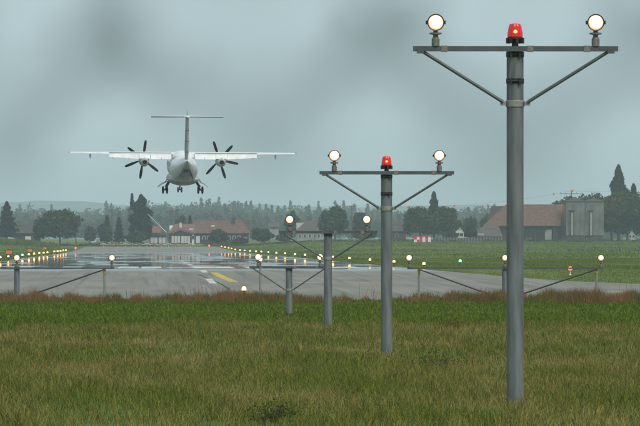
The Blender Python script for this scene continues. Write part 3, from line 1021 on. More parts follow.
def mast(px, s, bar_z, base_z, label, red=True, ring=.75, bands=True):
    d = F * 2.2 / s
    x = PX(px, d)
    t = thing('approach_light_mast', label, 'light mast', (x, d, base_z), group='tall masts of the approach lighting')
    H = bar_z - base_z
    g = MB().tube((0, 0, -.05), (0, 0, H - .03), .117, .117, 28)
    g.build('mast', M['galv'], t, True)
    b_ = MB().box((0, -.155, H), (2.82, .06, .072))
    bar = b_.build('crossbar', M['bar'], t)
    for xx in (-.98, .20, .98):
        MB().box((xx, -.155, H), (.085, .075, .088)).build('bar_clamp', M['clamp'], bar)
    for zz in ((H - .075, H - .44) if bands else (H - .075,)):
        q = MB().lathe((0, 0, zz - .035), (0, 0, 1), [(.124, 0), (.124, .07)], 24)
        q.box((-.06, -.135, zz), (.03, .05, .08)); q.box((.06, -.135, zz), (.03, .05, .08))
        q.tube((-.1, -.14, zz), (.1, -.14, zz), .012, .012, 8)
        q.build('band', M['band'], t, False)
    q = MB().lathe((0, 0, H - ring - .045), (0, 0, 1), [(.128, 0), (.13, .01), (.13, .08), (.128, .09)], 24)
    q.box((-.165, -.05, H - ring), (.08, .06, .055)); q.box((.165, -.05, H - ring), (.08, .06, .055))
    q.build('collar', M['collar'], t, False)
    for s_ in (-1, 1):
        p0, p1 = Vector((s_ * 1.29, -.145, H - .03)), Vector((s_ * .17, -.09, H - ring + .02))
        br = MB().tube(p0, p1, .024, .024, 8).box(p0 + Vector((s_ * .02, -.04, 0)), (.1, .03, .07)).build('brace', M['bar'], t)
    for s_ in (-1, 1):
        l = lamp_parts(t, s_ * 1.1, H + .036, 1.0, 'lens', .325)
        l.location.y = -.155
    if red: beacon(t, H - .03)
    return t


mast(515.3, 160, 4.02, -.93, 'tallest nearest grey mast with two lit lamps and red beacon')
mast(386.6, 105, 2.82, -1.08, 'second nearest grey mast with two lit lamps and red beacon')
mast(328, 77, 1.66, -1.10, 'third nearest grey mast with crossbar and two lit lamps, no beacon', red=False, bands=False)
mast(289, 62, .49, -1.38, 'shortest grey mast with low crossbar beside the third mast', red=False, ring=.80, bands=False)

# ---- the low light row across the approach
D5 = 352.0
BZ = .27
zb5 = zpave(D5)


def thin_post(px, label, d=D5 - .3):
    pass


def wing_unit(px_c, px_ends, px_posts, px_lamps, label):
    x = PX(px_c, D5)
    t = thing('crossbar_light_row', label, 'light row', (x, D5, zb5), group='low crossbar light rows')
    H = BZ - zb5
    MB().tube((0, 0, -.05), (0, 0, H + .02), .122, .122, 24).build('post', M['galv'], t, True)
    MB().lathe((0, 0, H - .02), (0, 0, 1), [(.13, 0), (.13, .05), (.09, .07)], 20).build('post_cap', M['band'], t)
    MB().lathe((0, 0, .12), (0, 0, 1), [(.135, 0), (.135, .09)], 20).build('collar', M['collar'], t)
    a, b_ = PX(px_ends[0], D5) - x, PX(px_ends[1], D5) - x
    MB().box(((a + b_) / 2, -.165, H - .03), (b_ - a, .06, .075)).build('crossbar', M['bar'], t)
    for p in px_posts:
        xx = PX(p, D5) - x
        s_ = 1 if xx > 0 else -1
        MB().tube((xx, -.02, -.05), (xx, -.02, H - .12), .05, .05, 12).build('slim_post', M['collar'], t, True)
        MB().lathe((xx, -.02, H - .25), (0, 0, 1), [(.066, 0), (.07, .17), (.05, .2)], 12).build('post_cap', M['yellow'], t, True)
        br = MB().tube((xx, -.2, H - .08), (s_ * .14, -.1, .2), .03, .036, 8).build('brace', M['black_rod'], t)
    for p in px_lamps:
        l = lamp_parts(t, PX(p, D5) - x, H + .008, 1.2, 'lens', .42)
        l.location.y = -.165
    return t


wing_unit(17, (-74, 114.5), (-69, 104.6), (-78 + 4, 17, 112), 'left low light row with thick post and slim yellow capped post')
wing_unit(505, (407, 603), (419, 597), (409, 505, 601), 'right low light row on thick post with two slim yellow capped posts')
t = thing('approach_light', 'single slim post light left of the shortest mast', 'light', (PX(260.2, D5), D5, zb5))
MB().tube((0, 0, -.05), (0, 0, BZ - zb5), .05, .05, 12).build('post', M['collar'], t, True)
lamp_parts(t, 0, BZ - zb5, 1.0, 'lens', .36)

# ------------------------------------------------------------------ runway edge lights
def edge_light(x, d, z, lens, label, group, s=1.0, h=.36):
    t = thing('runway_edge_light', label, 'runway light', (x, d, z), group=group)
    MB().lathe((0, 0, 0), (0, 0, 1), [(.10 * s, 0), (.10 * s, .02), (.03 * s, .05), (.03 * s, h - .1), (.085 * s, h - .06), (.10 * s, h)], 10).build('stem', M['band'] if lens != 'lens_redfar' else M['white_paint'], t)
    MB().lathe((0, 0, h), (0, 0, 1), [(.12 * s, 0), (.13 * s, .06 * s), (.11 * s, .17 * s), (.06 * s, .22 * s), (.005, .23 * s)], 12).build('lens', M[lens], t, True)
    return t


ORD = 'first second third fourth fifth sixth seventh eighth ninth tenth eleventh twelfth thirteenth fourteenth fifteenth sixteenth'.split()
RG, LG = 'lights along the right runway edge', 'lights along the left runway edge'
RPX = [424, 394, 370, 349.5, 333, 305, 295, 285, 276.3, 268.4, 261.3, 256, 250, 244.5, 240, 235.3]
for i, px in enumerate(RPX):
    d = 20.9 * F / (px - VX)
    edge_light(20.9, d, zpave(d), 'lens_far', '%s warm white light from the near end of the right runway edge' % ORD[i], RG, s=.8 + .12 * (d > 1000))
for i, px in enumerate([231.5, 228.6, 225, 221.4]):
    d = 1810 + 70 * i
    edge_light(PX(px, d), d, zpave(d) + .02, 'lens_amber', '%s amber light before the red one at the far right runway end' % ORD[i], RG + ', far', s=1.1)
edge_light(PX(209.2, 2120), 2120, zpave(2120) - .02, 'lens_redfar', 'red light at the far right corner of the runway', None, s=1.6)
LPX = [0.5, 8.4, 22.5, 29, 34.2, 39.4, 43.7, 47.5]
for i, px in enumerate(LPX):
    d = 14.9 * F / (VX - px)
    edge_light(-14.9, d, zpave(d), 'lens_far', '%s warm white light from the near end of the left runway edge' % ORD[i], LG, s=.8 + .12 * (d > 1000))
for i, px in enumerate([54.4, 57.7, 60.6, 63.4, 66]):
    d = 14.9 * F / (VX - px)
    edge_light(-14.9, d, zpave(d) + .02, 'lens_amber', '%s amber light before the red one at the far left runway end' % ORD[i], LG + ', far', s=1.1)
edge_light(PX(75.6, 1850), 1850, zpave(1850) + .02, 'lens_redfar', 'red light at the far left corner of the runway', None, s=1.5)
x, d = G(244, 293.0)
tt = edge_light(PX(244, 378), 378, zpave(378) + .03, 'lens_far', 'low warm light at the near pavement edge behind the brown weeds', None, s=.8, h=.3)
x, d = G(460.3, 264.5)
edge_light(PX(460.3, 726), 726, zpave(726), 'lens_green', 'green light alone in the right hand field', None, s=1.0, h=.22)
edge_light(PX(570.5, 520), 520, zpave(520), 'lens_redfar', 'red light on a short white stake in the right field', None, s=.95, h=.34)

# blue taxiway lights in the right field
for i, (px, dd) in enumerate(((528, 1500), (552, 1420), (569.5, 1440), (583.5, 1480), (588.5, 1455), (602, 1440), (612, 1400), (620, 1450), (630, 1330), (639, 1420))):
    x = PX(px, dd)
    t = thing('taxiway_light', '%s small blue taxiway light from the left in the far right field' % ORD[i], 'taxiway light', (x, dd, zg(x, dd)), group='blue taxiway lights in the right field')
    MB().lathe((0, 0, 0), (0, 0, 1), [(.12, 0), (.04, .04), (.04, .2), (.16, .22)], 8).build('stem', M['band'], t)
    MB().lathe((0, 0, .22), (0, 0, 1), [(.16, 0), (.19, .10), (.17, .26), (.09, .34), (.01, .36)], 10).build('lens', M['blue'], t, True)

# orange boards at left
M['orange'] = mat('orange_sign_face', (.55, .16, .015), .6, emit=(1, .25, .02), estr=.06)
for px, py, wpx, hpx, lab in ((9, 252, 6.6, 3.6, 'largest orange board on the left verge'), (30, 250.4, 4.6, 2.8, 'middle orange board on the left verge'), (45, 248.3, 3.4, 2.6, 'farthest small orange board on the left verge')):
    dd = {9: 1000, 30: 1250, 45: 1560}[px]
    k = dd / F
    x = PX(px, dd); z0 = zg(x, dd)
    t = thing('airfield_sign', lab, 'sign', (x, dd, z0), group='orange boards on the left verge')
    zt = PZ(py, dd) - z0
    w, h = wpx * k, hpx * k
    MB().box((0, 0, zt), (w, .12, h)).build('board', M['orange'], t)
    f = MB()
    f.box((0, -.01, zt + h / 2 + .03), (w + .12, .16, .06)); f.box((0, -.01, zt - h / 2 - .03), (w + .12, .16, .06))
    f.box((-w / 2 - .03, -.01, zt), (.06, .16, h)); f.box((w / 2 + .03, -.01, zt), (.06, .16, h))
    f.build('frame', M['band'], t)
    for s_ in (-1, 1): MB().tube((s_ * w * .3, 0, 0), (s_ * w * .3, 0, zt - h / 2), .04, .04, 8).build('leg', M['band'], t)

# ------------------------------------------------------------------ aircraft
M['ac_white'] = mat('aircraft_white_paint', (.74, .75, .75), .3, col2=(.58, .60, .60), scale=1.3, stretch=(1, .35, 1), detail=5)
M['ac_grey'] = mat('aircraft_grey_belly', (.22, .235, .235), .4, var=.25, scale=1.0)
M['ac_belly'] = mat('grimy_belly_paint', (.62, .63, .62), .4, col2=(.30, .31, .30), scale=1.6, stretch=(1.5, .3, 1), detail=6)
M['ac_dark'] = mat('aircraft_dark_trim', (.06, .065, .065), .5, var=.2, scale=3)
M['prop'] = mat('black_propeller_blade', (.006, .007, .008), .7, spec=.2)
M['tyre'] = mat('tyre_rubber', (.012, .012, .012), .85)
M['alloy'] = mat('wheel_alloy', (.28, .28, .27), .4, .6)
M['exhaust'] = mat('sooty_exhaust', (.008, .008, .008), .8)
M['nacelle'] = mat('nacelle_paint', (.42, .43, .42), .35, var=.12, scale=2)

DA = 743.0
ac = thing('aircraft', 'white twin propeller airliner with high wing and T-tail landing over the runway', 'aircraft',
           (PX(182.6, DA), DA, PZ(168, DA)), (R(3.0), R(.3), R(1.8)))


def ring(y, rx, rz, zc, n=32, xc=0, flat=1.0):
    out = []
    for i in range(n):
        a = 2 * math.pi * i / n
        z = rz * math.sin(a)
        out.append(Vector((xc + rx * math.cos(a), y, zc + (z if z > 0 else z * flat))))
    return out


FUS = [(9.9, .03, .03, -.42), (9.75, .24, .2, -.40), (9.3, .5, .46, -.34), (8.5, .82, .76, -.22), (7.6, 1.02, .98, -.10), (6.5, 1.17, 1.15, -.02),
       (5.2, 1.22, 1.22, 0), (0, 1.22, 1.22, 0), (-3.2, 1.22, 1.22, 0), (-4.5, 1.17, 1.16, .05), (-6, 1.01, .98, .2), (-7.5, .80, .76, .41),
       (-8.8, .56, .55, .64), (-10, .33, .34, .87), (-10.8, .17, .19, 1.03), (-11.2, .05, .06, 1.10)]
fus = MB().loft([ring(y, rx * 1.07, rz * 1.03, zc) for y, rx, rz, zc in FUS]).build('fuselage', M['ac_white'], ac, True)
MB().loft([ring(y, rx, rz, zc) for y, rx, rz, zc in ((4.6, .3, .12, -1.12), (3.9, .95, .4, -1.0), (2.8, 1.36, .58, -.93), (1.2, 1.48, .66, -.92), (-1.4, 1.48, .66, -.92), (-2.8, 1.36, .58, -.9), (-3.9, .95, .42, -.86), (-4.9, .3, .14, -.9))]).build('belly_fairing', M['ac_belly'], ac, True)
# ventral strakes under the tail and the dark tail seam
for s_ in (-1, 1):
    MB().loft([[Vector((s_ * .50, -6.6, -.40)), Vector((s_ * .56, -6.6, -.42)), Vector((s_ * .80, -6.6, -.85)), Vector((s_ * .76, -6.6, -.86))],
               [Vector((s_ * .26, -9.6, .42)), Vector((s_ * .31, -9.6, .41)), Vector((s_ * .50, -9.6, -.02)), Vector((s_ * .46, -9.6, -.03))]]).build('strake', M['ac_grey'], fus)
MB().box((0, -9.0, .09), (.34, .7, .05), Matrix.Rotation(R(-12), 3, 'X')).build('tail_hatch', M['ac_dark'], fus)
MB().tube((0, -11.16, 1.10), (0, -11.34, 1.13), .07, .05, 10).build('tail_light', M['ac_dark'], fus)
# cabin windows and tail door along both sides
for s_ in (-1, 1):
    wmesh = None
    for k in range(11):
        y = 5.6 - k * .82
        if wmesh is None:
            wmesh = MB().box((0, 0, 0), (.05, .26, .36)).build('cabin_window', M['glass_dark'], fus); c = wmesh
        else:
            c = wmesh.copy(); scene.collection.objects.link(c); c.parent = fus
        c.location = (s_ * 1.245, y, .31); c.rotation_euler = (0, -s_ * R(15), 0)


def aerofoil(x, yle, chord, thick, zc, inc=0.0, n=14):
    pts = []
    up = []
    for i in range(n + 1):
        c = 1 - math.cos(i / n * math.pi / 2)
        th = thick * (1.48 * math.sqrt(max(c, 0)) - .63 * c - 1.76 * c * c + 1.42 * c ** 3 - .51 * c ** 4) * 1.0
        up.append((c, th))
    for c, th in up: pts.append((c, th))
    for c, th in reversed(up[1:-1]): pts.append((c, -th * .75))
    out = []
    for c, th in pts:
        y = yle - c * chord
        z = zc + th - math.tan(inc) * (-c * chord) * -1
        out.append(Vector((x, y, z)))
    return out


WZ = 1.36
# main wing (fixed box ahead of flaps and ailerons)
wing_rings = []
for x in (-10.5, -10.3, -6.9, -3.5, 0, 3.5, 6.9, 10.3, 10.5):
    ax = abs(x)
    ch = pw(ax, [(0, 2.0), (3.5, 2.0), (10.3, 1.05), (10.5, .75)])
    le = pw(ax, [(0, 1.25), (3.5, 1.25), (10.3, .85), (10.5, .7)])
    tk = pw(ax, [(0, .40), (3.5, .38), (10.3, .17), (10.5, .07)])
    wing_rings.append(aerofoil(x, le, ch, tk * .62, WZ + ax * .004, R(2)))
wing = MB().loft(wing_rings).build('wing', M['ac_white'], ac, True)
MB().loft([ring(y, rx, rz, zc, 24) for y, rx, rz, zc in ((2.6, .3, .1, 1.12), (1.9, .8, .34, 1.14), (1.0, 1.02, .46, 1.14), (-1.2, 1.04, .46, 1.12), (-2.0, .85, .38, 1.05), (-3.4, .3, .16, 1.0))]).build('wing_fairing', M['ac_white'], ac, True)
# flaps down, ailerons level
for s_ in (-1, 1):
    def panel(xa, xb, ya, yb, za, zb_, chord, ang, th, name, material):
        g = []
        for x, y, z, c in ((xa, ya, za, chord[0]), (xb, yb, zb_, chord[1])):
            dy, dz = -math.cos(ang) * c, -math.sin(ang) * c
            g.append([Vector((s_ * x, y, z)), Vector((s_ * x, y + dy * .3, z + dz * .3 + th)), Vector((s_ * x, y + dy, z + dz + .015)),
                      Vector((s_ * x, y + dy, z + dz - .015)), Vector((s_ * x, y + dy * .3, z + dz * .3 - th))])
        return MB().loft(g).build(name, material, wing)
    panel(1.12, 3.02, -.70, -.70, WZ - .04, WZ - .04, (.78, .78), R(36), .06, 'flap', M['ac_white'])
    panel(4.10, 6.85, -.70, -.62, WZ - .04, WZ + .02, (.76, .62), R(36), .06, 'flap', M['ac_white'])
    panel(3.06, 4.06, -.70, -.70, WZ - .02, WZ - .02, (.74, .74), R(34), .055, 'flap', M['ac_white'])
    MB().box((s_ * 3.98, -.735, WZ + .055), (5.75, .05, .05)).build('flap_shroud', M['ac_dark'], wing)
    panel(6.92, 10.25, -.60, -.16, WZ + .03, WZ + .06, (.5, .36), R(7), .04, 'aileron', M['ac_white'])
    for fx in (2.0, 5.0, 6.5, 8.6):
        MB().loft([ring(y, rx, rz, zc, 10, s_ * fx) for y, rx, rz, zc in ((.3, .02, .02, WZ - .14), (-.2, .08, .1, WZ - .2), (-.9, .08, .11, WZ - .34), (-1.35, .02, .02, WZ - .44))]).build('flap_fairing', M['ac_grey'], wing, True)
    MB().tube((s_ * 10.5, .3, WZ + .05), (s_ * 10.56, -.05, WZ + .05), .05, .04, 8).build('wingtip_light', M['ac_grey'], wing)
    # nacelle
    nx_, nz_ = s_ * 3.57, .60
    nac = MB().loft([ring(y, rx, rz, zc, 24, nx_) for y, rx, rz, zc in ((3.55, .24, .24, nz_ + .02), (3.4, .38, .4, nz_), (2.6, .46, .50, nz_ - .02), (1.2, .49, .56, nz_ + .04), (-.2, .46, .54, nz_ + .06), (-1.1, .38, .42, nz_ + .02), (-1.7, .30, .31, nz_ - .01))]).build('nacelle', M['nacelle'], ac, True)
    MB().lathe((nx_, -1.6, nz_ - .01), (0, -1, 0), [(.30, 0), (.29, .22), (.21, .24), (.19, .08)], 20, cap=False).build('exhaust_ring', M['alloy'], nac, True)
    MB().lathe((nx_, -1.62, nz_ - .01), (0, -1, 0), [(.27, 0), (.26, .10), (.01, .10)], 20).build('exhaust', M['exhaust'], nac)
    MB().box((nx_, .9, nz_ + .55), (.5, 2.2, .5)).build('pylon', M['nacelle'], nac)
    # propeller at rest
    hub = MB().lathe((0, 0, 0), (0, 1, 0), [(.25, -.08), (.26, .0), (.25, .18), (.18, .42), (.08, .58), (.01, .63)], 20).build('propeller', M['ac_dark'], ac, True)
    hub.location = (nx_, 3.66, nz_ + .02)
    off = 22 if s_ < 0 else -12
    blade = None
    for k in range(6):
        if blade is None:
            secs = []
            for r_, c_, tw, th in ((.2, .12, 62, .07), (.4, .16, 52, .06), (.7, .25, 40, .04), (1.1, .30, 30, .028), (1.5, .28, 24, .02), (1.74, .2, 21, .014), (1.82, .08, 20, .008)):
                a = R(tw)
                ca, sa = math.cos(a), math.sin(a)
                q = [(-c_ / 2, 0), (-c_ * .1, th), (c_ / 2, 0), (-c_ * .1, -th * .4)]
                # blade along +X, its chord in the Z/Y plane
                secs.append([Vector((r_, u * sa + w_ * ca, u * ca - w_ * sa)) for u, w_ in q])
            blade = MB().loft(secs).build('blade', M['prop'], hub, True); c = blade
        else:
            c = blade.copy(); scene.collection.objects.link(c); c.parent = hub
        # angle seen from behind (camera): x right, z up
        c.rotation_euler = (0, -R(off + 60 * k), 0)
        c.location = (0, .1, 0)
    # main gear
    gx = s_ * 1.64
    leg = MB().tube((s_ * 1.2, -.6, -1.2), (gx, -.6, -1.98), .09, .07, 12).tube((s_ * 1.25, -.1, -1.15), (gx, -.55, -1.7), .05, .05, 8).tube((gx - .22, -.6, -2.02), (gx + .22, -.6, -2.02), .06, .06, 10).build('main_gear', M['ac_dark'], ac, True)
    for dx in (-.19, .19):
        wh = MB().lathe((gx + dx - .1, -.6, -2.02), (1, 0, 0), [(.20, 0), (.29, .015), (.34, .05), (.345, .1), (.34, .15), (.29, .185), (.20, .2)], 24).build('tyre', M['tyre'], leg, True)
        MB().lathe((gx + dx - .09, -.6, -2.02), (1, 0, 0), [(.19, .02), (.195, .0), (.195, .18), (.19, .16)], 18).build('rim', M['alloy'], leg, True)
    # gear doors standing open
    MB().loft([[Vector((s_ * 1.38, y, -1.2)), Vector((s_ * 1.42, y, -1.16)), Vector((s_ * 2.0, y, -1.42)), Vector((s_ * 2.34, y, -1.72)), Vector((s_ * 2.30, y, -1.75)), Vector((s_ * 1.96, y, -1.46))] for y in (.1, -1.5)]).build('gear_door', M['ac_grey'], ac)
    MB().tube((s_ * 1.45, -1.2, -.95), (s_ * 1.72, -1.0, -1.35), .035, .035, 8).build('gear_strut', M['ac_dark'], ac)
# nose gear
leg = MB().tube((0, 6.9, -1.0), (0, 6.8, -2.3), .07, .06, 12).tube((0, 6.2, -1.05), (0, 6.78, -1.8), .04, .04, 8).tube((-.16, 6.8, -2.33), (.16, 6.8, -2.33), .05, .05, 10).build('nose_gear', M['ac_dark'], ac, True)
for dx in (-.17, .17):
    MB().lathe((dx - .07, 6.8, -2.33), (1, 0, 0), [(.15, 0), (.23, .01), (.26, .04), (.265, .07), (.26, .10), (.23, .13), (.15, .14)], 20).build('tyre', M['tyre'], leg, True)
for s_ in (-1, 1):
    MB().box((s_ * .34, 6.9, -1.45), (.03, 1.3, .5), Matrix.Rotation(R(12 * s_), 3, 'Y')).build('gear_door', M['ac_white'], leg)
# fin, rudder, T-tail
FT = 5.12
fin = MB().loft([[Vector((-.03, -5.6, 1.05)), Vector((.03, -5.6, 1.05)), Vector((.15, -9.6, 1.0)), Vector((-.15, -9.6, 1.0))],
                 [Vector((-.04, -8.0, 2.2)), Vector((.04, -8.0, 2.2)), Vector((.20, -9.9, 2.2)), Vector((-.20, -9.9, 2.2))],
                 [Vector((-.04, -9.3, FT)), Vector((.04, -9.3, FT)), Vector((.15, -10.6, FT)), Vector((-.15, -10.6, FT))]]).build('fin', M['ac_white'], ac)
rud = MB().loft([[Vector((-.145, -9.68, 1.25)), Vector((.145, -9.68, 1.25)), Vector((.03, -10.75, 1.25)), Vector((-.03, -10.75, 1.25))],
                 [Vector((-.14, -10.62, FT - .25)), Vector((.14, -10.62, FT - .25)), Vector((.025, -11.3, FT - .25)), Vector((-.025, -11.3, FT - .25))]]).build('rudder', M['ac_grey'], fin)
for zz in (1.9, 2.9, 3.9):
    MB().box((.14, -10.2 - (zz - 1.9) * .25, zz), (.06, .5, .08)).box((-.14, -10.2 - (zz - 1.9) * .25, zz), (.06, .5, .08)).build('hinge', M['ac_dark'], rud)
MB().loft([ring(y, rx, rz, zc, 14) for y, rx, rz, zc in ((-8.9, .04, .04, FT), (-9.4, .2, .15, FT), (-10.6, .22, .16, FT), (-11.6, .1, .08, FT + .02), (-12.0, .02, .02, FT + .04))]).build('tail_bullet', M['ac_white'], fin, True)
MB().tube((0, -10.2, FT + .1), (0, -10.25, FT + .62), .05, .015, 8).build('antenna', M['ac_grey'], fin)
rings = []
for x in (-3.42, -3.3, 0, 3.3, 3.42):
    ax = abs(x)
    rings.append(aerofoil(x, pw(ax, [(0, -9.2), (3.3, -9.75), (3.42, -9.9)]), pw(ax, [(0, 1.15), (3.3, .7), (3.42, .4)]), pw(ax, [(0, .14), (3.3, .08), (3.42, .03)]), FT + .02))
tp = MB().loft(rings).build('tailplane', M['ac_white'], ac, True)
for s_ in (-1, 1):
    g = []
    for x, y, c in ((.25, -10.36, .5), (3.32, -10.48, .32)):
        g.append([Vector((s_ * x, y, FT + .07)), Vector((s_ * x, y - c, FT + .06)), Vector((s_ * x, y - c, FT + .035)), Vector((s_ * x, y, FT - .05))])
    MB().loft(g).build('elevator', M['ac_grey'], tp)

# ------------------------------------------------------------------ grass
def grass_material(name, c_a, c_b, c_dry, dry_lo, dry_hi, sx, sy):
    m = bpy.data.materials.new(name)
    m.use_nodes = True
    nt = m.node_tree; L = nt.links
    b = nt.nodes['Principled BSDF']
    b.inputs['Roughness'].default_value = .8
    b.inputs['Specular IOR Level'].default_value = .15
    at = nt.nodes.new('ShaderNodeAttribute'); at.attribute_name = 'tint'
    tc = nt.nodes.new('ShaderNodeTexCoord')
    mp = nt.nodes.new('ShaderNodeMapping'); mp.inputs['Scale'].default_value = (sx, sy, 0)
    nz = nt.nodes.new('ShaderNodeTexNoise'); nz.inputs['Scale'].default_value = 1; nz.inputs['Detail'].default_value = 4
    L.new(tc.outputs['Object'], mp.inputs['Vector']); L.new(mp.outputs['Vector'], nz.inputs['Vector'])
    ad = nt.nodes.new('ShaderNodeMath'); ad.operation = 'MULTIPLY_ADD'
    L.new(at.outputs['Fac'], ad.inputs[0]); ad.inputs[1].default_value = .30; L.new(nz.outputs['Fac'], ad.inputs[2])
    mr = nt.nodes.new('ShaderNodeMapRange')
    mr.inputs['From Min'].default_value = dry_lo; mr.inputs['From Max'].default_value = dry_hi
    L.new(ad.outputs[0], mr.inputs['Value'])
    m1 = nt.nodes.new('ShaderNodeMixRGB'); L.new(at.outputs['Fac'], m1.inputs['Fac'])
    m1.inputs['Color1'].default_value = (*c_a, 1); m1.inputs['Color2'].default_value = (*c_b, 1)
    m2 = nt.nodes.new('ShaderNodeMixRGB'); L.new(mr.outputs['Result'], m2.inputs['Fac'])
    L.new(m1.outputs['Color'], m2.inputs['Color1']); m2.inputs['Color2'].default_value = (*c_dry, 1)
    L.new(m2.outputs['Color'], b.inputs['Base Color'])
    tr = nt.nodes.new('ShaderNodeBsdfTranslucent'); L.new(m2.outputs['Color'], tr.inputs['Color'])
    ms = nt.nodes.new('ShaderNodeMixShader'); ms.inputs['Fac'].default_value = .22
    L.new(b.outputs['BSDF'], ms.inputs[1]); L.new(tr.outputs['BSDF'], ms.inputs[2])
    L.new(ms.outputs[0], nt.nodes['Material Output'].inputs['Surface'])
    return m


zg_v = np.vectorize(zg)


def blades(name, label, X, Y, h, w, lean, material, segs=2):
    """X, Y foot positions; h, w per blade; one stuff mesh of bent tapering blades"""
    n = len(X)
    Z = np.interp(Y, [p[0] for p in PROF], [p[1] for p in PROF])
    far = Y > 800
    if far.any(): Z[far] = zg_v(X[far], Y[far])
    a = nrg.uniform(0, np.pi, n)
    wx, wy = np.cos(a) * w / 2, np.sin(a) * w / 2
    la = nrg.uniform(0, 2 * np.pi, n)
    ln = h * lean * nrg.uniform(.2, 1.3, n)
    lx, ly = np.cos(la) * ln, np.sin(la) * ln
    if segs == 2:
        V = np.empty((n, 5, 3), np.float32)
        V[:, 0] = np.stack([X - wx, Y - wy, Z - .01], 1); V[:, 1] = np.stack([X + wx, Y + wy, Z - .01], 1)
        V[:, 2] = np.stack([X - wx * .75 + lx * .35, Y - wy * .75 + ly * .35, Z + h * .6], 1)
        V[:, 3] = np.stack([X + wx * .75 + lx * .35, Y + wy * .75 + ly * .35, Z + h * .6], 1)
        V[:, 4] = np.stack([X + lx, Y + ly, Z + h * (1 - .25 * lean)], 1)
        base = (np.arange(n) * 5)[:, None]
        Fc = np.concatenate([base + np.array([[0, 1, 3]]), base + np.array([[0, 3, 2]]), base + np.array([[2, 3, 4]])], 0)
        nv = 5
    else:
        V = np.empty((n, 3, 3), np.float32)
        V[:, 0] = np.stack([X - wx, Y - wy, Z - .01], 1); V[:, 1] = np.stack([X + wx, Y + wy, Z - .01], 1)
        V[:, 2] = np.stack([X + lx, Y + ly, Z + h], 1)
        Fc = (np.arange(n) * 3)[:, None] + np.array([[0, 1, 2]])
        nv = 3
    me = np_mesh(name, V.reshape(-1, 3), Fc, material, 3)
    at = me.attributes.new('tint', 'FLOAT', 'POINT')
    at.data.foreach_set('value', np.repeat(nrg.uniform(0, 1, n), nv).astype(np.float32))
    o = bpy.data.objects.new(name, me)
    scene.collection.objects.link(o)
    o['kind'] = 'stuff'
    tag(o, label, 'grass')
    return o


def scatter(d0, d1, dens, clump=0.0, margin=.12):
    """points in the camera's wedge of ground between d0 and d1"""
    k0, k1 = (0 - VX) / F, (640 - VX) / F
    wdt = (k1 - k0) * (1 + 2 * margin)
    area = wdt * (d1 ** 2 - d0 ** 2) / 2
    n = int(area * dens)
    Y = np.sqrt(nrg.uniform(d0 ** 2, d1 ** 2, n))
    X = (k0 - (k1 - k0) * margin + nrg.uniform(0, 1, n) * wdt) * Y
    return X, Y


def vnoise(X, Y, sx, sy, seed):
    """cheap smooth value noise 0..1"""
    r_ = np.random.default_rng(seed)
    T = r_.uniform(0, 1, (64, 64))
    u, v = X * sx + 1000.3, Y * sy + 1000.7
    i, j = np.floor(u).astype(int), np.floor(v).astype(int)
    f, g_ = u - i, v - j
    f = f * f * (3 - 2 * f); g_ = g_ * g_ * (3 - 2 * g_)
    t = lambda a, b_: T[a % 64, b_ % 64]
    return (t(i, j) * (1 - f) + t(i + 1, j) * f) * (1 - g_) + (t(i, j + 1) * (1 - f) + t(i + 1, j + 1) * f) * g_


M['grass_near'] = grass_material('rough_meadow_grass', (.040, .063, .006), (.18, .205, .028), (.30, .235, .085), .575, .90, .45, .05)
M['grass_lush'] = grass_material('lush_green_growth', (.032, .068, .003), (.135, .195, .010), (.18, .18, .03), .70, 1.0, .35, .06)
M['grass_weed'] = grass_material('dry_reddish_weeds', (.06, .068, .012), (.17, .115, .03), (.25, .125, .05), .52, .85, .9, .05)
M['grass_field'] = grass_material('field_grass', (.055, .10, .010), (.12, .175, .022), (.16, .16, .045), .62, .9, .12, .012)

# rough meadow in front, tousled and uneven
def meadow(d0, d1, dens, w0, w1, label, seed, keep=None):
    X, Y = scatter(d0, d1, dens)
    c1, c2, c3 = vnoise(X, Y, .55, .10, seed), vnoise(X, Y, 1.7, .45, seed + 1), vnoise(X, Y, 4.5, 1.8, seed + 2)
    nn = np.clip(c1 * .45 + c2 * .5 + c3 * .45 - .22, 0, 1)
    k = nrg.uniform(0, 1, len(X)) < .35 + nn
    if keep is not None: k &= keep(X, Y)
    X, Y, nn = X[k], Y[k], nn[k]
    h = (.045 + .30 * nn ** 1.5) * nrg.uniform(.45, 1.35, len(X))
    return blades('meadow_grass', label, X, Y, h, nrg.uniform(w0, w1, len(X)), 1.0, M['grass_near'])


def lush_edge(X, Y):
    return 228 + 26 * (vnoise(X, Y, .22, .02, 3) - .5) + 16 * (vnoise(X, Y, .9, .06, 33) - .5) + nrg.normal(size=len(X)) * 5


meadow(90, 150, 230, .004, .009, 'rough olive green meadow grass in the foreground', 41)
meadow(150, 255, 95, .007, .013, 'rough brownish meadow grass around the masts', 51, lambda X, Y: Y < lush_edge(X, Y))
X, Y = scatter(150, 236, 1.2)
blades('seed_stalks', 'scattered straw coloured seed stalks in the meadow', X, Y, nrg.uniform(.25, .5, len(X)), np.full(len(X), .007), .5, M['grass_weed'])
X, Y = scatter(92, 150, 1.6)
blades('seed_stalks', 'scattered straw coloured seed stalks in the nearest meadow', X, Y, nrg.uniform(.2, .42, len(X)), np.full(len(X), .005), .5, M['grass_weed'])
# lush band
X, Y = scatter(205, 350, 40)
k = Y > lush_edge(X, Y)
X, Y = X[k], Y[k]
nn = vnoise(X, Y, .5, .08, 6) * .4 + vnoise(X, Y, 1.6, .35, 7) * .4 + vnoise(X, Y, 4, 1.2, 17) * .3
h = (.04 + .36 * nn ** 2.2) * nrg.uniform(.5, 1.3, len(X))
blades('lush_grass', 'lush bright green growth between the meadow and the runway', X, Y, h, nrg.uniform(.016, .032, len(X)), .9, M['grass_lush'])
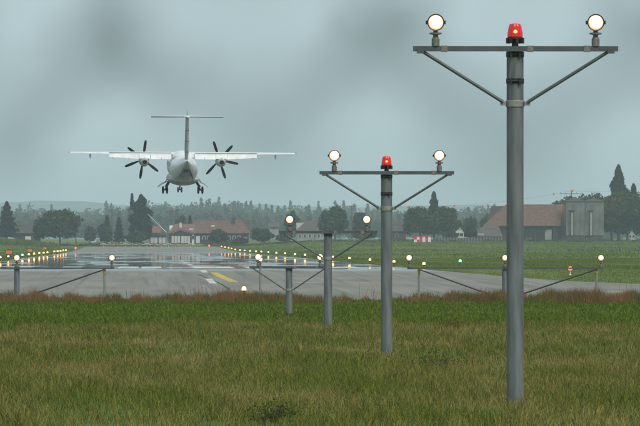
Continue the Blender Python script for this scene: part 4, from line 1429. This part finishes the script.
# weeds along the pavement edge: low green growth, then rusty clumps that stand up unevenly
X, Y = scatter(339, 357, 90)
h = (.05 + .22 * vnoise(X, Y, 1.6, .3, 8)) * nrg.uniform(.4, 1.3, len(X))
blades('edge_weeds', 'low green weeds at the near pavement edge', X, Y, h, nrg.uniform(.014, .03, len(X)), .5, M['grass_lush'])
X, Y = scatter(343, 357, 260)
c1 = vnoise(X, Y * 0, .45, 1, 9); c2 = vnoise(X, Y, 2.3, .35, 14); c3 = vnoise(X, Y, 6.0, .8, 15)
nn = np.clip(c1 * .8 + c2 * .8 + c3 * .4 - .72, 0, 1)
k = nrg.uniform(0, 1, len(X)) < (nn - .12) * 1.5
X, Y, nn = X[k], Y[k], nn[k]
h = (.08 + .60 * nn) * nrg.uniform(.35, 1.35, len(X))
blades('edge_weeds', 'dry reddish brown weed clumps along the near pavement edge', X, Y, h, nrg.uniform(.010, .022, len(X)), .35, M['grass_weed'])
X, Y = scatter(344, 356, 1.3)
k = vnoise(X, Y * 0, .9, 1, 10) > .66
X, Y = X[k], Y[k]
blades('tall_stalks', 'thin tall dead stalks standing above the edge weeds', X, Y, nrg.uniform(.45, 1.2, len(X)), np.full(len(X), .014), .22, M['grass_weed'])
# maize at the far left
nM = 9000
Y = nrg.uniform(2120, 2190, nM); X = (nrg.uniform(-60, 60, nM) - VX) / F * Y
h = np.clip(1.7 - np.clip((X * F / Y + VX - 30) / 30, 0, 1) * 1.0, .3, 2) * nrg.uniform(.8, 1.1, nM)
mz = blades('maize', 'pale green crop band at the far left below the dark barn', X, Y, h, nrg.uniform(.12, .3, nM), .25, M['grass_field'], segs=2)
mz['category'] = 'crop'
# verge and field grass further off
X, Y = scatter(395, 1000, 5.0)
re = np.array([pw(v, RIGHT_E) for v in Y]) + .2
le = np.array([pw(v, LEFT_E) for v in Y]) - .2
k = ((X > re) & (Y > 405)) | (X < le)
X, Y = X[k], Y[k]
h = (.02 + .13 * vnoise(X, Y, .25, .02, 12)) * nrg.uniform(.4, 1.3, len(X))
blades('field_grass', 'green field grass on both sides of the runway', X, Y, h, nrg.uniform(.02, .06, len(X)), .9, M['grass_field'], segs=1)
X, Y = scatter(1000, 2280, .45)
k = ((X > 21.2) | (X < -15.2) | (Y > 2203))
X, Y = X[k], Y[k]
h = (.03 + .22 * vnoise(X, Y, .12, .01, 13)) * nrg.uniform(.5, 1.3, len(X))
blades('field_grass', 'hazy far field grass reaching to the trees and farms', X, Y, h, nrg.uniform(.1, .3, len(X)), .8, M['grass_field'], segs=1)
# low scrub and crop edge along the foot of the far trees
M['scrub'] = mat('scrub_leaves', (.030, .044, .016), .85, col2=(.070, .082, .032), scale=.35, spec=.1)
pts = []
r_ = np.random.default_rng(77)
for _ in range(420):
    px = r_.uniform(-40, 690)
    if 150 < px < 200: continue
    dd = r_.uniform(2240, 2290)
    x = PX(px, dd); z = zg(x, dd)
    s = r_.uniform(.5, 1.3) * (.6 if 205 < px < 560 else 1)
    p = r_.normal(size=(26, 3)) * np.array([1.3, .8, .28]) * s
    p[:, 2] = np.abs(p[:, 2]) * 1.3
    pts.append(p + np.array([x, dd, z]))
Vv, Fq = leafcard(np.concatenate(pts), .28, r_)
o = bpy.data.objects.new('scrub', np_mesh('scrub', Vv, Fq, M['scrub'], 4))
scene.collection.objects.link(o)
o['kind'] = 'stuff'
tag(o, 'low scrub and crops along the foot of the far trees', 'scrub')
M['weed_leaf'] = mat('weed_leaves', (.022, .040, .006), .8, col2=(.075, .095, .02), scale=9, spec=.15)
# leafy dark weeds in the meadow
for i, (px, py, s, lab) in enumerate(((437, 372, 1.0, 'dark leafy weed clump in the meadow between the two nearest masts'), (452, 330, .8, 'leafy green weed clump at the edge of the lush band'),
                                      (275, 424, .6, 'dark leafy weed clump at the bottom edge of the photo'))):
    x, d = G(px, py)
    r_ = np.random.default_rng(300 + i)
    n = 1100
    p = r_.normal(size=(n, 3)) * np.array([.24, .3, .15]) * s
    p[:, 2] = np.abs(p[:, 2]) * 1.2 + .02
    Vv, Fq = leafcard(p, .016, r_)
    t = thing('weed_plant', lab, 'plant', (x, d, zpave(d)), group='leafy weeds in the meadow')
    c = bpy.data.objects.new('leaves', np_mesh('leaves', Vv, Fq, M['weed_leaf'], 4)); scene.collection.objects.link(c); c.parent = t
    st = MB()
    for k in range(9):
        a = r_.uniform(0, 6.28); L_ = r_.uniform(.1, .3) * s
        st.tube((0, 0, -.02), (L_ * math.cos(a), L_ * math.sin(a), r_.uniform(.2, .42) * s), .006, .003, 5)
    st.build('stems', M['bark'], t)

# ------------------------------------------------------------------ haze
m = bpy.data.materials.new('damp_air')
m.use_nodes = True
nt = m.node_tree
nt.nodes.remove(nt.nodes['Principled BSDF'])
pv = nt.nodes.new('ShaderNodeVolumePrincipled')
pv.inputs['Color'].default_value = (.70, .85, .93, 1)
pv.inputs['Density'].default_value = .000092
pv.inputs['Anisotropy'].default_value = 0.0
nt.links.new(pv.outputs['Volume'], nt.nodes['Material Output'].inputs['Volume'])
hz = MB().box((500, 8850, 52), (9400, 18500, 110)).build('haze', m)
hz['kind'] = 'stuff'
tag(hz, 'thin grey blue mist filling the air over the airfield', 'haze')
